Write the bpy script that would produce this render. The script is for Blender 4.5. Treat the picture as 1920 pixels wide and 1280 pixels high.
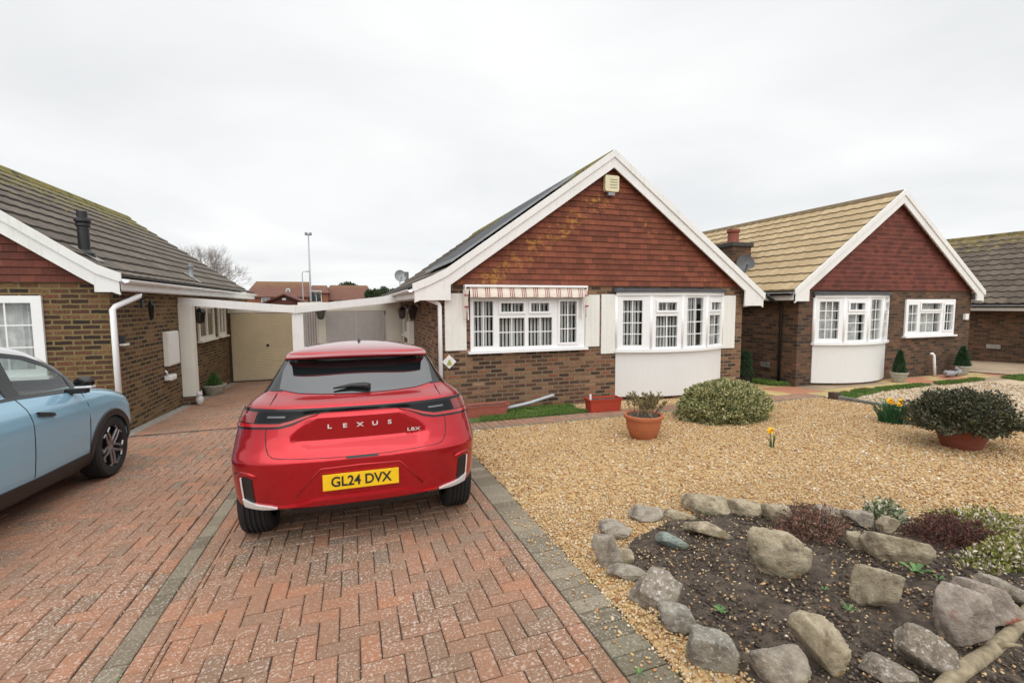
import bpy, bmesh, math, random
import numpy as np
from mathutils import Vector, Matrix, noise
R = math.radians
PI = math.pi
random.seed(7)
rng = np.random.default_rng(7)
for o in list(bpy.data.objects): bpy.data.objects.remove(o)
scene = bpy.context.scene
col = scene.collection

# ------------------------------------------------------------ camera
EYE = 1.60
FPX, YAW, PIT, ROLL = 870.0, R(19), math.atan(69/870), R(0.3)
fwd = Vector((math.sin(YAW)*math.cos(PIT), math.cos(YAW)*math.cos(PIT), -math.sin(PIT)))
rt = Vector((math.cos(YAW), -math.sin(YAW), 0)); up = rt.cross(fwd)
rt2 = rt*math.cos(-ROLL)+up*math.sin(-ROLL); up2 = -rt*math.sin(-ROLL)+up*math.cos(-ROLL)
cd = bpy.data.cameras.new('camera'); cam = bpy.data.objects.new('camera', cd); col.objects.link(cam)
m = Matrix((rt2, up2, -fwd)).transposed().to_4x4(); m.translation = Vector((0, 0, EYE))
cam.matrix_world = m
cd.sensor_width = 36; cd.lens = FPX/1920*36; cd.clip_start = .05; cd.clip_end = 2000
scene.camera = cam

# ------------------------------------------------------------ sky (bright even overcast) and soft sun
SUN_EL, SUN_AZ = R(48), R(200)
w = bpy.data.worlds.new('World'); scene.world = w; w.use_nodes = True
nt = w.node_tree; nt.nodes.clear(); N = nt.nodes.new; L = nt.links.new
out = N('ShaderNodeOutputWorld'); bg = N('ShaderNodeBackground'); L(bg.outputs[0], out.inputs[0])
sky = N('ShaderNodeTexSky'); sky.sky_type = 'NISHITA'; sky.sun_disc = False
sky.sun_elevation = SUN_EL; sky.sun_rotation = SUN_AZ; sky.air_density = 1; sky.dust_density = 4
tc = N('ShaderNodeTexCoord'); sep = N('ShaderNodeSeparateXYZ'); L(tc.outputs['Generated'], sep.inputs[0])
# cloud plane coordinates: direction / (z + small)
add = N('ShaderNodeMath'); add.operation = 'ADD'; add.inputs[1].default_value = .14; L(sep.outputs[2], add.inputs[0])
dv = N('ShaderNodeVectorMath'); dv.operation = 'DIVIDE'; L(tc.outputs['Generated'], dv.inputs[0])
cmb = N('ShaderNodeCombineXYZ'); cmb.inputs[2].default_value = 1
L(add.outputs[0], cmb.inputs[0]); L(add.outputs[0], cmb.inputs[1]); L(cmb.outputs[0], dv.inputs[1])
n1 = N('ShaderNodeTexNoise'); n1.inputs['Scale'].default_value = .55; n1.inputs['Detail'].default_value = 5
n1.inputs['Roughness'].default_value = .5; n1.inputs['Distortion'].default_value = .4
L(dv.outputs[0], n1.inputs['Vector'])
cr = N('ShaderNodeValToRGB'); L(n1.outputs[0], cr.inputs[0])
cr.color_ramp.elements[0].position = .36; cr.color_ramp.elements[0].color = (.76, .775, .785, 1)
cr.color_ramp.elements[1].position = .66; cr.color_ramp.elements[1].color = (.95, .955, .95, 1)
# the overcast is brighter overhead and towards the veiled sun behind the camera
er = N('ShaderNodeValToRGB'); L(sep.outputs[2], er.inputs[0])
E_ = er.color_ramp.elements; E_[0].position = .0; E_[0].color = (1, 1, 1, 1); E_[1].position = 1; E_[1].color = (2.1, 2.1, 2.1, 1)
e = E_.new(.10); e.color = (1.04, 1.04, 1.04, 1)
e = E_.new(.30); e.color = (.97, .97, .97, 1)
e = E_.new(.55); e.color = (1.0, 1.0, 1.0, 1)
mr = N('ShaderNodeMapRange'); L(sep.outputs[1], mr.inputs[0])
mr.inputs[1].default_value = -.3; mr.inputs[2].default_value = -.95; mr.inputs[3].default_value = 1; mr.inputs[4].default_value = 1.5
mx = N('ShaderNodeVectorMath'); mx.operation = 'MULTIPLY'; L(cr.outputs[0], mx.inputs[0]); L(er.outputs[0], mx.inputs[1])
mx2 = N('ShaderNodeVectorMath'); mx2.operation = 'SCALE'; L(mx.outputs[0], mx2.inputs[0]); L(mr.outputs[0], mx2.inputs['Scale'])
sk = N('ShaderNodeVectorMath'); sk.operation = 'SCALE'; sk.inputs['Scale'].default_value = .006; L(sky.outputs[0], sk.inputs[0])
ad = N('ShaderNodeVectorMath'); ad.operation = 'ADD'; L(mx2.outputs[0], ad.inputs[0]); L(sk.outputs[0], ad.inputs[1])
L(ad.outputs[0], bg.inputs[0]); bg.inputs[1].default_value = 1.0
sd = bpy.data.lights.new('sun', 'SUN'); sd.energy = 1.1; sd.angle = R(75); sd.color = (1, .97, .92)
so = bpy.data.objects.new('sun', sd); col.objects.link(so)
az = SUN_AZ
sdir = Vector((math.sin(az)*math.cos(SUN_EL), math.cos(az)*math.cos(SUN_EL), math.sin(SUN_EL)))
so.rotation_euler = sdir.to_track_quat('Z', 'Y').to_euler()
scene.view_settings.view_transform = 'Standard'; scene.view_settings.look = 'None'
scene.view_settings.gamma = 1; scene.view_settings.exposure = 0.10
scene.view_settings.use_curve_mapping = False

def gz(y): return -.04*max(min(y, 110), -1.0)

# ------------------------------------------------------------ materials
MATS = {}
def rgb(c): return (c[0], c[1], c[2], 1)
class NB:
    def __init__(s, name):
        s.m = bpy.data.materials.new(name); s.m.use_nodes = True; s.t = s.m.node_tree; s.t.nodes.clear()
        s.out = s.n('ShaderNodeOutputMaterial'); s.p = s.n('ShaderNodeBsdfPrincipled'); s.l(s.p.outputs[0], s.out.inputs[0])
        MATS[name] = s.m
    def n(s, k, **kw):
        x = s.t.nodes.new(k)
        for a, b in kw.items(): setattr(x, a, b)
        return x
    def l(s, a, b): s.t.links.new(a, b)
    def coord(s, kind='Object', sc=None):
        t = s.n('ShaderNodeTexCoord'); o = t.outputs[kind]
        if sc:
            mp = s.n('ShaderNodeMapping'); mp.inputs['Scale'].default_value = sc; s.l(o, mp.inputs[0]); o = mp.outputs[0]
        return o
    def pos(s):
        return s.n('ShaderNodeNewGeometry').outputs['Position']
    def noise(s, v, scale, detail=3, rough=.55, out=0):
        x = s.n('ShaderNodeTexNoise'); x.inputs['Scale'].default_value = scale; x.inputs['Detail'].default_value = detail
        x.inputs['Roughness'].default_value = rough; s.l(v, x.inputs['Vector']); return x.outputs[out]
    def ramp(s, f, stops, interp='LINEAR'):
        x = s.n('ShaderNodeValToRGB'); x.color_ramp.interpolation = interp; el = x.color_ramp.elements
        el[0].position, el[0].color = stops[0][0], rgb(stops[0][1]); el[1].position, el[1].color = stops[-1][0], rgb(stops[-1][1])
        for p, c in stops[1:-1]: e = el.new(p); e.color = rgb(c)
        s.l(f, x.inputs[0]); return x.outputs[0]
    def mix(s, f, a, b, mode='MIX'):
        x = s.n('ShaderNodeMix'); x.data_type = 'RGBA'; x.blend_type = mode
        for i, v in ((0, f), (6, a), (7, b)):
            if isinstance(v, (int, float)): x.inputs[i].default_value = v
            elif isinstance(v, tuple): x.inputs[i].default_value = rgb(v)
            else: s.l(v, x.inputs[i])
        return x.outputs[2]
    def math(s, op, a, b=0):
        x = s.n('ShaderNodeMath'); x.operation = op
        for i, v in ((0, a), (1, b)):
            if isinstance(v, (int, float)): x.inputs[i].default_value = v
            else: s.l(v, x.inputs[i])
        return x.outputs[0]
    def bump(s, h, strength=.3, dist=.01, prev=None):
        x = s.n('ShaderNodeBump'); x.inputs['Strength'].default_value = strength; x.inputs['Distance'].default_value = dist
        s.l(h, x.inputs['Height'])
        if prev: s.l(prev, x.inputs['Normal'])
        s.l(x.outputs[0], s.p.inputs['Normal']); return x.outputs[0]
    def set(s, **kw):
        for k, v in kw.items():
            k = k.replace('_', ' ')
            if isinstance(v, tuple): s.p.inputs[k].default_value = rgb(v)
            elif isinstance(v, (int, float)): s.p.inputs[k].default_value = v
            else: s.l(v, s.p.inputs[k])
        return s.m

def simple(name, c, rough=.6, metal=0., var=.18, sc=6., bump=.0, bsc=60, coat=0., spec=None):
    b = NB(name); v = b.coord()
    f = b.noise(v, sc, 4)
    a = tuple(x*(1-var) for x in c); d = tuple(min(1, x*(1+var)) for x in c)
    cc = b.ramp(f, [(.3, a), (.7, d)])
    b.set(Base_Color=cc, Roughness=rough, Metallic=metal, Coat_Weight=coat, Coat_Roughness=.03)
    if spec is not None: b.p.inputs['Specular IOR Level'].default_value = spec
    if bump: b.bump(b.noise(v, bsc, 4), bump, .01)
    return b.m

def brick(name, ramp, mortar, msize=.011):
    b = NB(name); p = b.pos(); sp = b.n('ShaderNodeSeparateXYZ'); b.l(p, sp.inputs[0])
    u = b.math('ADD', sp.outputs[0], sp.outputs[1]); cb = b.n('ShaderNodeCombineXYZ'); b.l(u, cb.inputs[0]); b.l(sp.outputs[2], cb.inputs[1])
    # a slight wobble so courses are not laser straight
    wob = b.noise(p, 9, 2, .5, 1); wv = b.n('ShaderNodeVectorMath', operation='SCALE'); wv.inputs['Scale'].default_value = .016; b.l(wob, wv.inputs[0])
    va = b.n('ShaderNodeVectorMath', operation='ADD'); b.l(cb.outputs[0], va.inputs[0]); b.l(wv.outputs[0], va.inputs[1])
    t = b.n('ShaderNodeTexBrick'); b.l(va.outputs[0], t.inputs['Vector'])
    for k, v in (('Scale', 1), ('Mortar Size', msize), ('Mortar Smooth', .25), ('Bias', 0), ('Brick Width', .225), ('Row Height', .075)): t.inputs[k].default_value = v
    t.inputs['Color1'].default_value = (0, 0, 0, 1); t.inputs['Color2'].default_value = (1, 1, 1, 1); t.inputs['Mortar'].default_value = (.5, .5, .5, 1)
    c = b.ramp(t.outputs[0], ramp)
    n = b.noise(p, 42, 6, .75); c = b.mix(b.ramp(n, [(.38, (0, 0, 0)), (.62, (1, 1, 1))]), b.mix(1.0, c, (1.5, 1.5, 1.5), 'MULTIPLY'), b.mix(1.0, c, (.45, .42, .4), 'MULTIPLY'))
    big = b.noise(p, 1.1, 4, .6); c = b.mix(.7, c, b.ramp(big, [(.3, (.72, .70, .68)), (.7, (1.18, 1.12, 1.02))]), 'MULTIPLY')
    mc = b.mix(b.noise(p, 14, 4), mortar, tuple(x*.55 for x in mortar))
    c = b.mix(t.outputs[1], c, mc)
    # pale efflorescence flecks
    fl = b.ramp(b.noise(p, 16, 5, .7), [(.70, (0, 0, 0)), (.76, (1, 1, 1))]); c = b.mix(b.math('MULTIPLY', fl, .35), c, (.45, .42, .38))
    b.set(Base_Color=c, Roughness=.9)
    h = b.math('SUBTRACT', b.math('MULTIPLY', n, .5), t.outputs[1]); b.bump(h, .8, .012)
    return b.m

def tilehang(name, base, lichen=1.0, x0=1.2, tan=.70, zr=4.4, xc=4.82):
    b = NB(name); p = b.pos(); sp = b.n('ShaderNodeSeparateXYZ'); b.l(p, sp.inputs[0])
    cb = b.n('ShaderNodeCombineXYZ'); b.l(sp.outputs[0], cb.inputs[0]); b.l(b.math('SUBTRACT', sp.outputs[2], 1.9495), cb.inputs[1])
    t = b.n('ShaderNodeTexBrick'); b.l(cb.outputs[0], t.inputs['Vector'])
    for k, v in (('Scale', 1), ('Mortar Size', .0025), ('Mortar Smooth', .3), ('Bias', 0), ('Brick Width', .165), ('Row Height', .105)): t.inputs[k].default_value = v
    t.inputs['Color1'].default_value = (0, 0, 0, 1); t.inputs['Color2'].default_value = (1, 1, 1, 1); t.inputs['Mortar'].default_value = (.4, .4, .4, 1)
    c = b.ramp(t.outputs[0], [(0, tuple(x*.72 for x in base)), (.5, base), (1, tuple(x*1.3 for x in base))])
    n = b.noise(p, 22, 4, .65); c = b.mix(b.math('MULTIPLY', n, .7), c, b.mix(1.0, c, (.4, .4, .42), 'MULTIPLY'))
    c = b.mix(b.math('MULTIPLY', t.outputs[1], .7), c, (.02, .01, .008))
    if lichen:
        # lichen follows the verge drip line: band below the left and right rafters, and the middle under the box
        ax = b.math('ABSOLUTE', b.math('SUBTRACT', sp.outputs[0], xc))
        dl = b.math('SUBTRACT', b.math('SUBTRACT', zr, b.math('MULTIPLY', ax, tan)), sp.outputs[2])
        band = b.ramp(dl, [(.15, (0, 0, 0)), (.55, (1, 1, 1)), (.8, (.9, .9, .9)), (1.5, (.25, .25, .25))])
        nn = b.noise(p, 9, 7, .8); pt = b.noise(p, 1.3, 2)
        lw = b.n('ShaderNodeMapRange'); b.l(b.math('SUBTRACT', sp.outputs[0], xc), lw.inputs[0]); lw.inputs[1].default_value = -2.6; lw.inputs[2].default_value = 1.5; lw.inputs[3].default_value = .20; lw.inputs[4].default_value = .085
        k = b.math('ADD', b.math('MULTIPLY', band, lw.outputs[0]), b.math('MULTIPLY', pt, .10))
        f = b.ramp(b.math('ADD', nn, k), [(.705, (0, 0, 0)), (.80, (1, 1, 1))])
        c = b.mix(b.math('MULTIPLY', f, lichen), c, b.mix(n, (.50, .24, .03), (.33, .15, .045)))
        f2 = b.ramp(b.noise(p, 26, 3, .6), [(.665, (0, 0, 0)), (.72, (1, 1, 1))]); c = b.mix(b.math('MULTIPLY', f2, .55), c, (.42, .20, .05))
    b.set(Base_Color=c, Roughness=.85)
    b.bump(b.math('SUBTRACT', b.math('MULTIPLY', n, .3), t.outputs[1]), .5, .006)
    return b.m

def rooftile(name, ca, cb_, ck, moss=0., mossc=(.20, .17, .04), tw=.30, th=.33, zr=4.4):
    b = NB(name); p = b.coord('UV')
    t = b.n('ShaderNodeTexBrick'); b.l(p, t.inputs['Vector'])
    for k, v in (('Scale', 1), ('Mortar Size', .004), ('Mortar Smooth', .4), ('Bias', 0), ('Brick Width', tw), ('Row Height', th)): t.inputs[k].default_value = v
    t.inputs['Color1'].default_value = (0, 0, 0, 1); t.inputs['Color2'].default_value = (1, 1, 1, 1); t.inputs['Mortar'].default_value = (.4, .4, .4, 1)
    c = b.ramp(t.outputs[0], [(0, ca), (1, cb_)]); g = b.pos()
    n = b.noise(g, 12, 5, .7); c = b.mix(b.ramp(n, [(.42, (0, 0, 0)), (.7, (1, 1, 1))]), c, ck)
    c = b.mix(b.math('MULTIPLY', t.outputs[1], .8), c, tuple(x*.3 for x in ca))
    if moss:
        sz = b.n('ShaderNodeSeparateXYZ'); b.l(g, sz.inputs[0])
        hi = b.math('MULTIPLY', b.math('SUBTRACT', sz.outputs[2], zr-1.0), .24)
        f = b.ramp(b.math('ADD', b.noise(g, 3.5, 6, .75), hi), [(.60, (0, 0, 0)), (.74, (1, 1, 1))]); c = b.mix(b.math('MULTIPLY', f, moss), c, mossc)
    sp2 = b.ramp(b.noise(g, 26, 4, .7), [(.66, (0, 0, 0)), (.72, (1, 1, 1))]); c = b.mix(b.math('MULTIPLY', sp2, .4), c, tuple(min(1, x*2.2) for x in ck))
    b.set(Base_Color=c, Roughness=.9); b.bump(b.math('SUBTRACT', n, t.outputs[1]), .4, .006)
    return b.m

def rndmat(name, stops, rough=.85, nscale=60, fleck=None, bump=.5, tint=None, spec=.5, trans=0):
    """colour per piece from the face attribute 'rnd' """
    b = NB(name); a = b.n('ShaderNodeAttribute', attribute_name='rnd'); c = b.ramp(a.outputs['Fac'], stops)
    v = b.pos(); n = b.noise(v, nscale, 4, .65)
    c = b.mix(n, b.mix(1., c, (.62, .60, .58), 'MULTIPLY'), b.mix(1., c, (1.25, 1.25, 1.22), 'MULTIPLY'))
    if tint: c = b.mix(.8, c, b.ramp(b.noise(v, .9, 4, .6), tint), 'MULTIPLY')
    if fleck:
        f = b.ramp(b.noise(v, fleck[0], 3, .6), [(fleck[1], (0, 0, 0)), (fleck[1]+.07, (1, 1, 1))])
        c = b.mix(b.math('MULTIPLY', f, b.math('MULTIPLY', b.ramp(b.noise(v, 1.1, 3), [(.35, (.15, .15, .15)), (.62, (1, 1, 1))]), fleck[3])), c, fleck[2])
    b.set(Base_Color=c, Roughness=rough); b.p.inputs['Specular IOR Level'].default_value = spec
    if bump: b.bump(n, bump, .004)
    if trans:
        b.p.inputs['Subsurface Weight'].default_value = 0
    return b.m

brick('brick_mid', [(0, (.042, .026, .019)), (.2, (.085, .046, .029)), (.45, (.13, .062, .036)), (.62, (.19, .098, .055)), (.8, (.28, .165, .09)), (.92, (.24, .085, .042)), (1, (.33, .21, .13))], (.27, .205, .135), .012)
brick('brick_left', [(0, (.025, .015, .013)), (.35, (.07, .034, .022)), (.7, (.13, .060, .032)), (.88, (.20, .12, .055)), (1, (.17, .060, .035))], (.26, .19, .08), .014)
brick('brick_right', [(0, (.04, .024, .017)), (.35, (.085, .046, .029)), (.7, (.125, .066, .038)), (1, (.18, .088, .048))], (.14, .105, .068), .010)
tilehang('hung_tiles', (.235, .066, .034), .9)
tilehang('hung_tiles_clean', (.185, .050, .032), 0)
rooftile('roof_grey', (.075, .058, .044), (.17, .138, .105), (.11, .088, .068), .95)
rooftile('roof_buff', (.37, .27, .145), (.49, .37, .215), (.34, .245, .135), 0)
rooftile('roof_brown', (.065, .047, .034), (.145, .11, .082), (.12, .095, .072), .75, (.22, .17, .05), zr=4.2)
rooftile('roof_red', (.13, .055, .036), (.17, .075, .048), (.15, .07, .05), .6, (.20, .12, .04), zr=4.9)
def weathered(name, c, rough, k=.5, board=0):
    b = NB(name); v = b.pos(); mp = b.n('ShaderNodeMapping'); mp.inputs['Scale'].default_value = (9, 9, .9); b.l(v, mp.inputs[0])
    st = b.noise(mp.outputs[0], 2.2, 5, .7); cl = b.noise(v, 1.6, 5, .7); sm = b.noise(v, 60, 3, .6)
    f = b.ramp(st, [(.52, (0, 0, 0)), (.74, (1, 1, 1))]); g = b.ramp(cl, [(.50, (0, 0, 0)), (.72, (1, 1, 1))])
    cc = b.mix(b.math('MULTIPLY', f, .30*k), c, (.36, .33, .25)); cc = b.mix(b.math('MULTIPLY', g, .26*k), cc, (.45, .46, .38))
    cc = b.mix(b.math('MULTIPLY', b.ramp(sm, [(.66, (0, 0, 0)), (.72, (1, 1, 1))]), .3*k), cc, (.3, .28, .22))
    b.set(Base_Color=cc, Roughness=rough); b.bump(b.math('ADD', sm, st), .06, .01); return b.m
weathered('white_paint', (.80, .79, .77), .45, .8)
simple('white_upvc', (.86, .86, .86), .25, var=.02)
simple('cream_paint', (.78, .76, .68), .5, var=.04, sc=2)
simple('alarm_cream', (.70, .64, .42), .5, var=.06)
simple('cream_door', (.66, .56, .38), .5, var=.06, sc=3)
simple('grey_door', (.52, .50, .50), .6, var=.06)
weathered('panel_white', (.74, .735, .72), .55, .3)
weathered('shutter_white', (.78, .77, .72), .5, .7)
simple('drive_tan', (.34, .25, .165), .9, var=.2, sc=2, bump=.3)
simple('bird_grey', (.26, .26, .27), .6, var=.6, sc=30)
simple('seat_cloth', (.05, .05, .052), .9)
simple('solar_cell', (.02, .024, .03), .5, spec=.15)
simple('soot', (.06, .055, .05), .9)
simple('dish_dark', (.10, .10, .105), .6)
simple('lead', (.07, .075, .085), .6, var=.3)
simple('black_plastic', (.014, .014, .015), .45, var=.2)
simple('black_gloss', (.006, .006, .007), .12, var=.1)
simple('rubber', (.014, .014, .015), .8, var=.25, bump=.2)
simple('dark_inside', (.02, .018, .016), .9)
simple('blind', (.80, .79, .76), .8, var=.1)
simple('curtain', (.80, .80, .79), .9, var=.2, sc=9)
simple('timber_dark', (.075, .045, .03), .8, var=.3, sc=10, bump=.3)
simple('timber_brown', (.10, .030, .020), .8, var=.25, sc=12, bump=.3)
simple('concrete', (.30, .28, .25), .9, var=.25, sc=14, bump=.4)
simple('concrete_dark', (.17, .16, .145), .9, var=.3, sc=14, bump=.4)
simple('stone_pot', (.36, .34, .28), .9, var=.25, sc=20, bump=.4)
simple('metal_grey', (.28, .29, .30), .5, metal=.3, var=.1)
simple('pole_grey', (.42, .43, .44), .6, var=.1)
simple('chrome', (.75, .75, .76), .12, metal=1., var=.02)
simple('silver', (.80, .81, .82), .3, metal=.35, var=.03)
simple('alloy', (.33, .33, .34), .35, metal=.9, var=.05)
simple('soil', (.068, .050, .036), .95, var=.65, sc=16, bump=.9, bsc=90)
simple('joint_sand', (.070, .056, .042), .95, var=.5, sc=9, bump=.5)
simple('tarmac', (.075, .070, .062), .92, var=.4, sc=40, bump=.8, bsc=180)
simple('grass_base', (.085, .135, .03), .95, var=.35, sc=5, bump=.5)
simple('pvc_grey', (.45, .47, .50), .45, var=.08)
simple('bark', (.10, .085, .07), .9, var=.3, sc=20, bump=.5)
simple('bark_pale', (.27, .22, .14), .85, var=.35, sc=25, bump=.6)
simple('yellow_petal', (.85, .56, .02), .5, var=.12)
simple('orange_trumpet', (.80, .38, .02), .5, var=.12)
simple('white_pot_paint', (.60, .59, .57), .5, var=.15, sc=25)
simple('awning_cream', (.74, .66, .56), .8, var=.06)
simple('plate_yellow', (.80, .50, .01), .35, var=.03)
simple('plate_black', (.015, .015, .015), .5)
simple('cloth_stripe', (.30, .06, .09), .8)
simple('plaque_green', (.30, .34, .06), .6)
simple('badge_silver', (.80, .80, .80), .35, metal=.3, var=.02)
simple('letter_grey', (.30, .22, .26), .6)
simple('far_render', (.62, .62, .60), .8, var=.06)
simple('far_brick', (.27, .10, .055), .9, var=.2, sc=1)

def terracotta(name, c, c2):
    b = NB(name); v = b.coord()
    mp = b.n('ShaderNodeMapping'); mp.inputs['Scale'].default_value = (1, 1, 5); b.l(v, mp.inputs[0])
    n = b.noise(mp.outputs[0], 7, 5, .65); cc = b.ramp(n, [(.32, c2), (.6, c), (.8, tuple(min(1, x*1.3) for x in c))])
    b.set(Base_Color=cc, Roughness=.8); b.bump(b.noise(v, 70, 3), .15, .005); return b.m
terracotta('terracotta', (.42, .13, .05), (.33, .105, .045))
terracotta('terracotta_dark', (.26, .075, .045), (.19, .055, .035))
terracotta('planter_red', (.40, .045, .018), (.33, .04, .02))
terracotta('planter_faded', (.40, .11, .075), (.30, .09, .06))

def glass(name, tint=(.55, .58, .58), refl=1.0, rough=.0):
    b = NB(name); b.t.nodes.remove(b.p)
    tr = b.n('ShaderNodeBsdfTransparent'); tr.inputs[0].default_value = rgb(tint)
    gl = b.n('ShaderNodeBsdfGlossy'); gl.inputs['Roughness'].default_value = rough
    lw = b.n('ShaderNodeLayerWeight'); lw.inputs[0].default_value = .5
    f = b.math('MULTIPLY', b.math('ADD', b.math('MULTIPLY', b.math('POWER', lw.outputs['Facing'], 4), .9), .06), refl); ms = b.n('ShaderNodeMixShader')
    b.l(f, ms.inputs[0]); b.l(tr.outputs[0], ms.inputs[1]); b.l(gl.outputs[0], ms.inputs[2]); b.l(ms.outputs[0], b.out.inputs[0]); return b.m
glass('window_glass', (.84, .86, .86), 1.1)
glass('polycarb', (.92, .91, .89), .8, .15)
glass('car_window', (.72, .78, .76), 1.2)
glass('lens_clear', (.35, .35, .35), 1.3)

def carpaint(name, c, c2, flake=.25):
    b = NB(name); lw = b.n('ShaderNodeLayerWeight'); lw.inputs[0].default_value = .35
    cc = b.mix(lw.outputs['Facing'], c, c2)
    dirt = b.noise(b.pos(), 5, 5, .7); cc = b.mix(b.math('MULTIPLY', dirt, .10), cc, (.25, .22, .2))
    b.set(Base_Color=cc, Roughness=.24, Metallic=flake, Coat_Weight=1., Coat_Roughness=.02, Coat_IOR=1.42); b.p.inputs['Specular IOR Level'].default_value = .12; return b.m
carpaint('paint_red', (.50, .002, .012), (.26, .001, .006), .58)
carpaint('paint_blue', (.29, .51, .65), (.21, .40, .53), .12)
carpaint('paint_white', (.78, .80, .80), (.7, .72, .72), 0)
b = NB('car_glass'); b.set(Base_Color=(.010, .012, .013), Roughness=.02, Coat_Weight=1.); b.p.inputs['Specular IOR Level'].default_value = .9
b = NB('car_glass_side'); b.set(Base_Color=(.05, .058, .058), Roughness=.02, Coat_Weight=1.); b.p.inputs['Specular IOR Level'].default_value = 1.
b = NB('lamp_red'); b.set(Base_Color=(.42, .006, .008), Roughness=.12, Coat_Weight=1.)
b = NB('lamp_red_dark'); b.set(Base_Color=(.20, .004, .006), Roughness=.08, Coat_Weight=1.)
b = NB('lamp_smoke'); b.set(Base_Color=(.006, .007, .008), Roughness=.08, IOR=1.35)
b = NB('lamp_clear'); b.set(Base_Color=(.13, .135, .14), Roughness=.2, Metallic=.5, Coat_Weight=1.)

PAV_TINT = [(.32, (.76, .80, .74)), (.5, (.97, .97, .95)), (.68, (1.14, 1.10, 1.05))]
rndmat('block_red', [(0, (.22, .165, .125)), (.06, (.26, .165, .118)), (.40, (.30, .172, .118)), (.80, (.335, .182, .122)), (.96, (.375, .182, .112)), (1, (.25, .18, .135))], fleck=(70, .55, (.58, .50, .43), .8), tint=PAV_TINT, nscale=55, rough=.92, spec=.2, bump=.9)
rndmat('block_grey', [(0, (.165, .135, .10)), (.5, (.225, .190, .145)), (1, (.285, .245, .19))], fleck=(75, .55, (.42, .39, .34), .75), nscale=55, rough=.92, spec=.2, bump=.9, tint=PAV_TINT)
rndmat('pebbles', [(0, (.24, .11, .05)), (.13, (.44, .235, .095)), (.35, (.575, .37, .165)), (.58, (.565, .41, .215)), (.78, (.63, .50, .30)), (.89, (.40, .30, .20)), (.96, (.66, .57, .44)), (1, (.80, .75, .66))], nscale=90, rough=.75, bump=.2)
rndmat('pebbles_pale', [(0, (.34, .22, .13)), (.3, (.52, .40, .26)), (.6, (.60, .48, .34)), (.9, (.60, .55, .46)), (1, (.75, .72, .66))], nscale=90, rough=.8, bump=.2)
rndmat('slab_colours', [(0, (.52, .40, .17)), (.5, (.56, .42, .20)), (.51, (.50, .23, .14)), (1, (.48, .20, .13))], nscale=6, tint=PAV_TINT)
rndmat('leaf_variegated', [(0, (.05, .085, .025)), (.2, (.12, .165, .05)), (.45, (.31, .32, .12)), (.7, (.48, .46, .22)), (.9, (.58, .53, .31)), (1, (.45, .33, .20))], nscale=30, bump=0, rough=.6)
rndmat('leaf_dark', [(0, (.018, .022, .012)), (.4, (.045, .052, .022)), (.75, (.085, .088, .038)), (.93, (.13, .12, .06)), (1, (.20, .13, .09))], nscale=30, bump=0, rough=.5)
rndmat('leaf_conifer', [(0, (.012, .04, .016)), (.6, (.03, .085, .03)), (1, (.06, .14, .045))], nscale=30, bump=0, rough=.7)
rndmat('leaf_sedum', [(0, (.12, .05, .05)), (.25, (.17, .15, .06)), (.6, (.27, .24, .11)), (.85, (.36, .30, .12)), (1, (.14, .06, .07))], nscale=30, bump=0, rough=.7)
rndmat('leaf_blue_green', [(0, (.012, .06, .028)), (.6, (.03, .12, .05)), (1, (.08, .22, .07))], nscale=20, bump=0, rough=.5)
rndmat('grass_blades', [(0, (.05, .12, .015)), (.5, (.10, .21, .03)), (.9, (.20, .28, .06)), (1, (.36, .34, .14))], nscale=20, bump=0, rough=.7)
rndmat('leaf_heather', [(0, (.06, .03, .022)), (.35, (.15, .075, .05)), (.65, (.25, .15, .10)), (.93, (.38, .26, .19)), (1, (.40, .07, .08))], nscale=30, bump=0, rough=.9)
rndmat('leaf_heather_dark', [(0, (.05, .02, .018)), (.5, (.11, .05, .04)), (.85, (.18, .09, .075)), (1, (.30, .07, .03))], nscale=30, bump=0, rough=.9)
rndmat('leaf_erica', [(0, (.08, .09, .02)), (.4, (.22, .24, .04)), (.68, (.36, .34, .09)), (.82, (.60, .50, .42)), (1, (.85, .78, .76))], nscale=30, bump=0, rough=.7)
rndmat('leaf_arabis', [(0, (.08, .12, .05)), (.5, (.20, .24, .12)), (.8, (.55, .52, .40)), (1, (.75, .70, .60))], nscale=30, bump=0, rough=.7)
rndmat('leaf_weed', [(0, (.05, .13, .03)), (1, (.14, .26, .08))], nscale=30, bump=0, rough=.6)
rndmat('leaf_tree_dark', [(0, (.02, .035, .015)), (.6, (.05, .08, .03)), (1, (.09, .12, .05))], nscale=3, bump=0, rough=.7)
rndmat('twig', [(0, (.24, .21, .19)), (1, (.42, .38, .35))], nscale=3, bump=0)

def rockmat(name, stops, fleckc, fl=.6, patch=None, scale=9):
    b = NB(name); v = b.coord(); n = b.noise(v, scale, 6, .7); c = b.ramp(n, stops)
    n2 = b.noise(v, 45, 4, .7); c = b.mix(b.ramp(n2, [(.54, (0, 0, 0)), (.64, (1, 1, 1))]), c, b.mix(fl, c, fleckc))
    c = b.mix(b.ramp(b.noise(v, 5.5, 5, .7), [(.52, (0, 0, 0)), (.64, (.55, .55, .55))]), c, (.16, .14, .065))
    c = b.mix(b.ramp(b.noise(v, 3.2, 5, .7), [(.36, (.75, .75, .75)), (.47, (0, 0, 0))]), c, (.085, .062, .042))
    if patch: c = b.mix(b.ramp(b.noise(v, 6, 4), [(patch[1], (0, 0, 0)), (patch[1]+.06, (1, 1, 1))]), c, patch[0])
    b.set(Base_Color=c, Roughness=.88); b.bump(b.math('ADD', b.noise(v, 18, 7, .75), b.math('MULTIPLY', n2, .6)), 1.0, .022); return b.m
rockmat('rock_grey', [(.3, (.18, .15, .12)), (.5, (.36, .31, .245)), (.68, (.52, .46, .37))], (.50, .47, .42))
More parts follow.
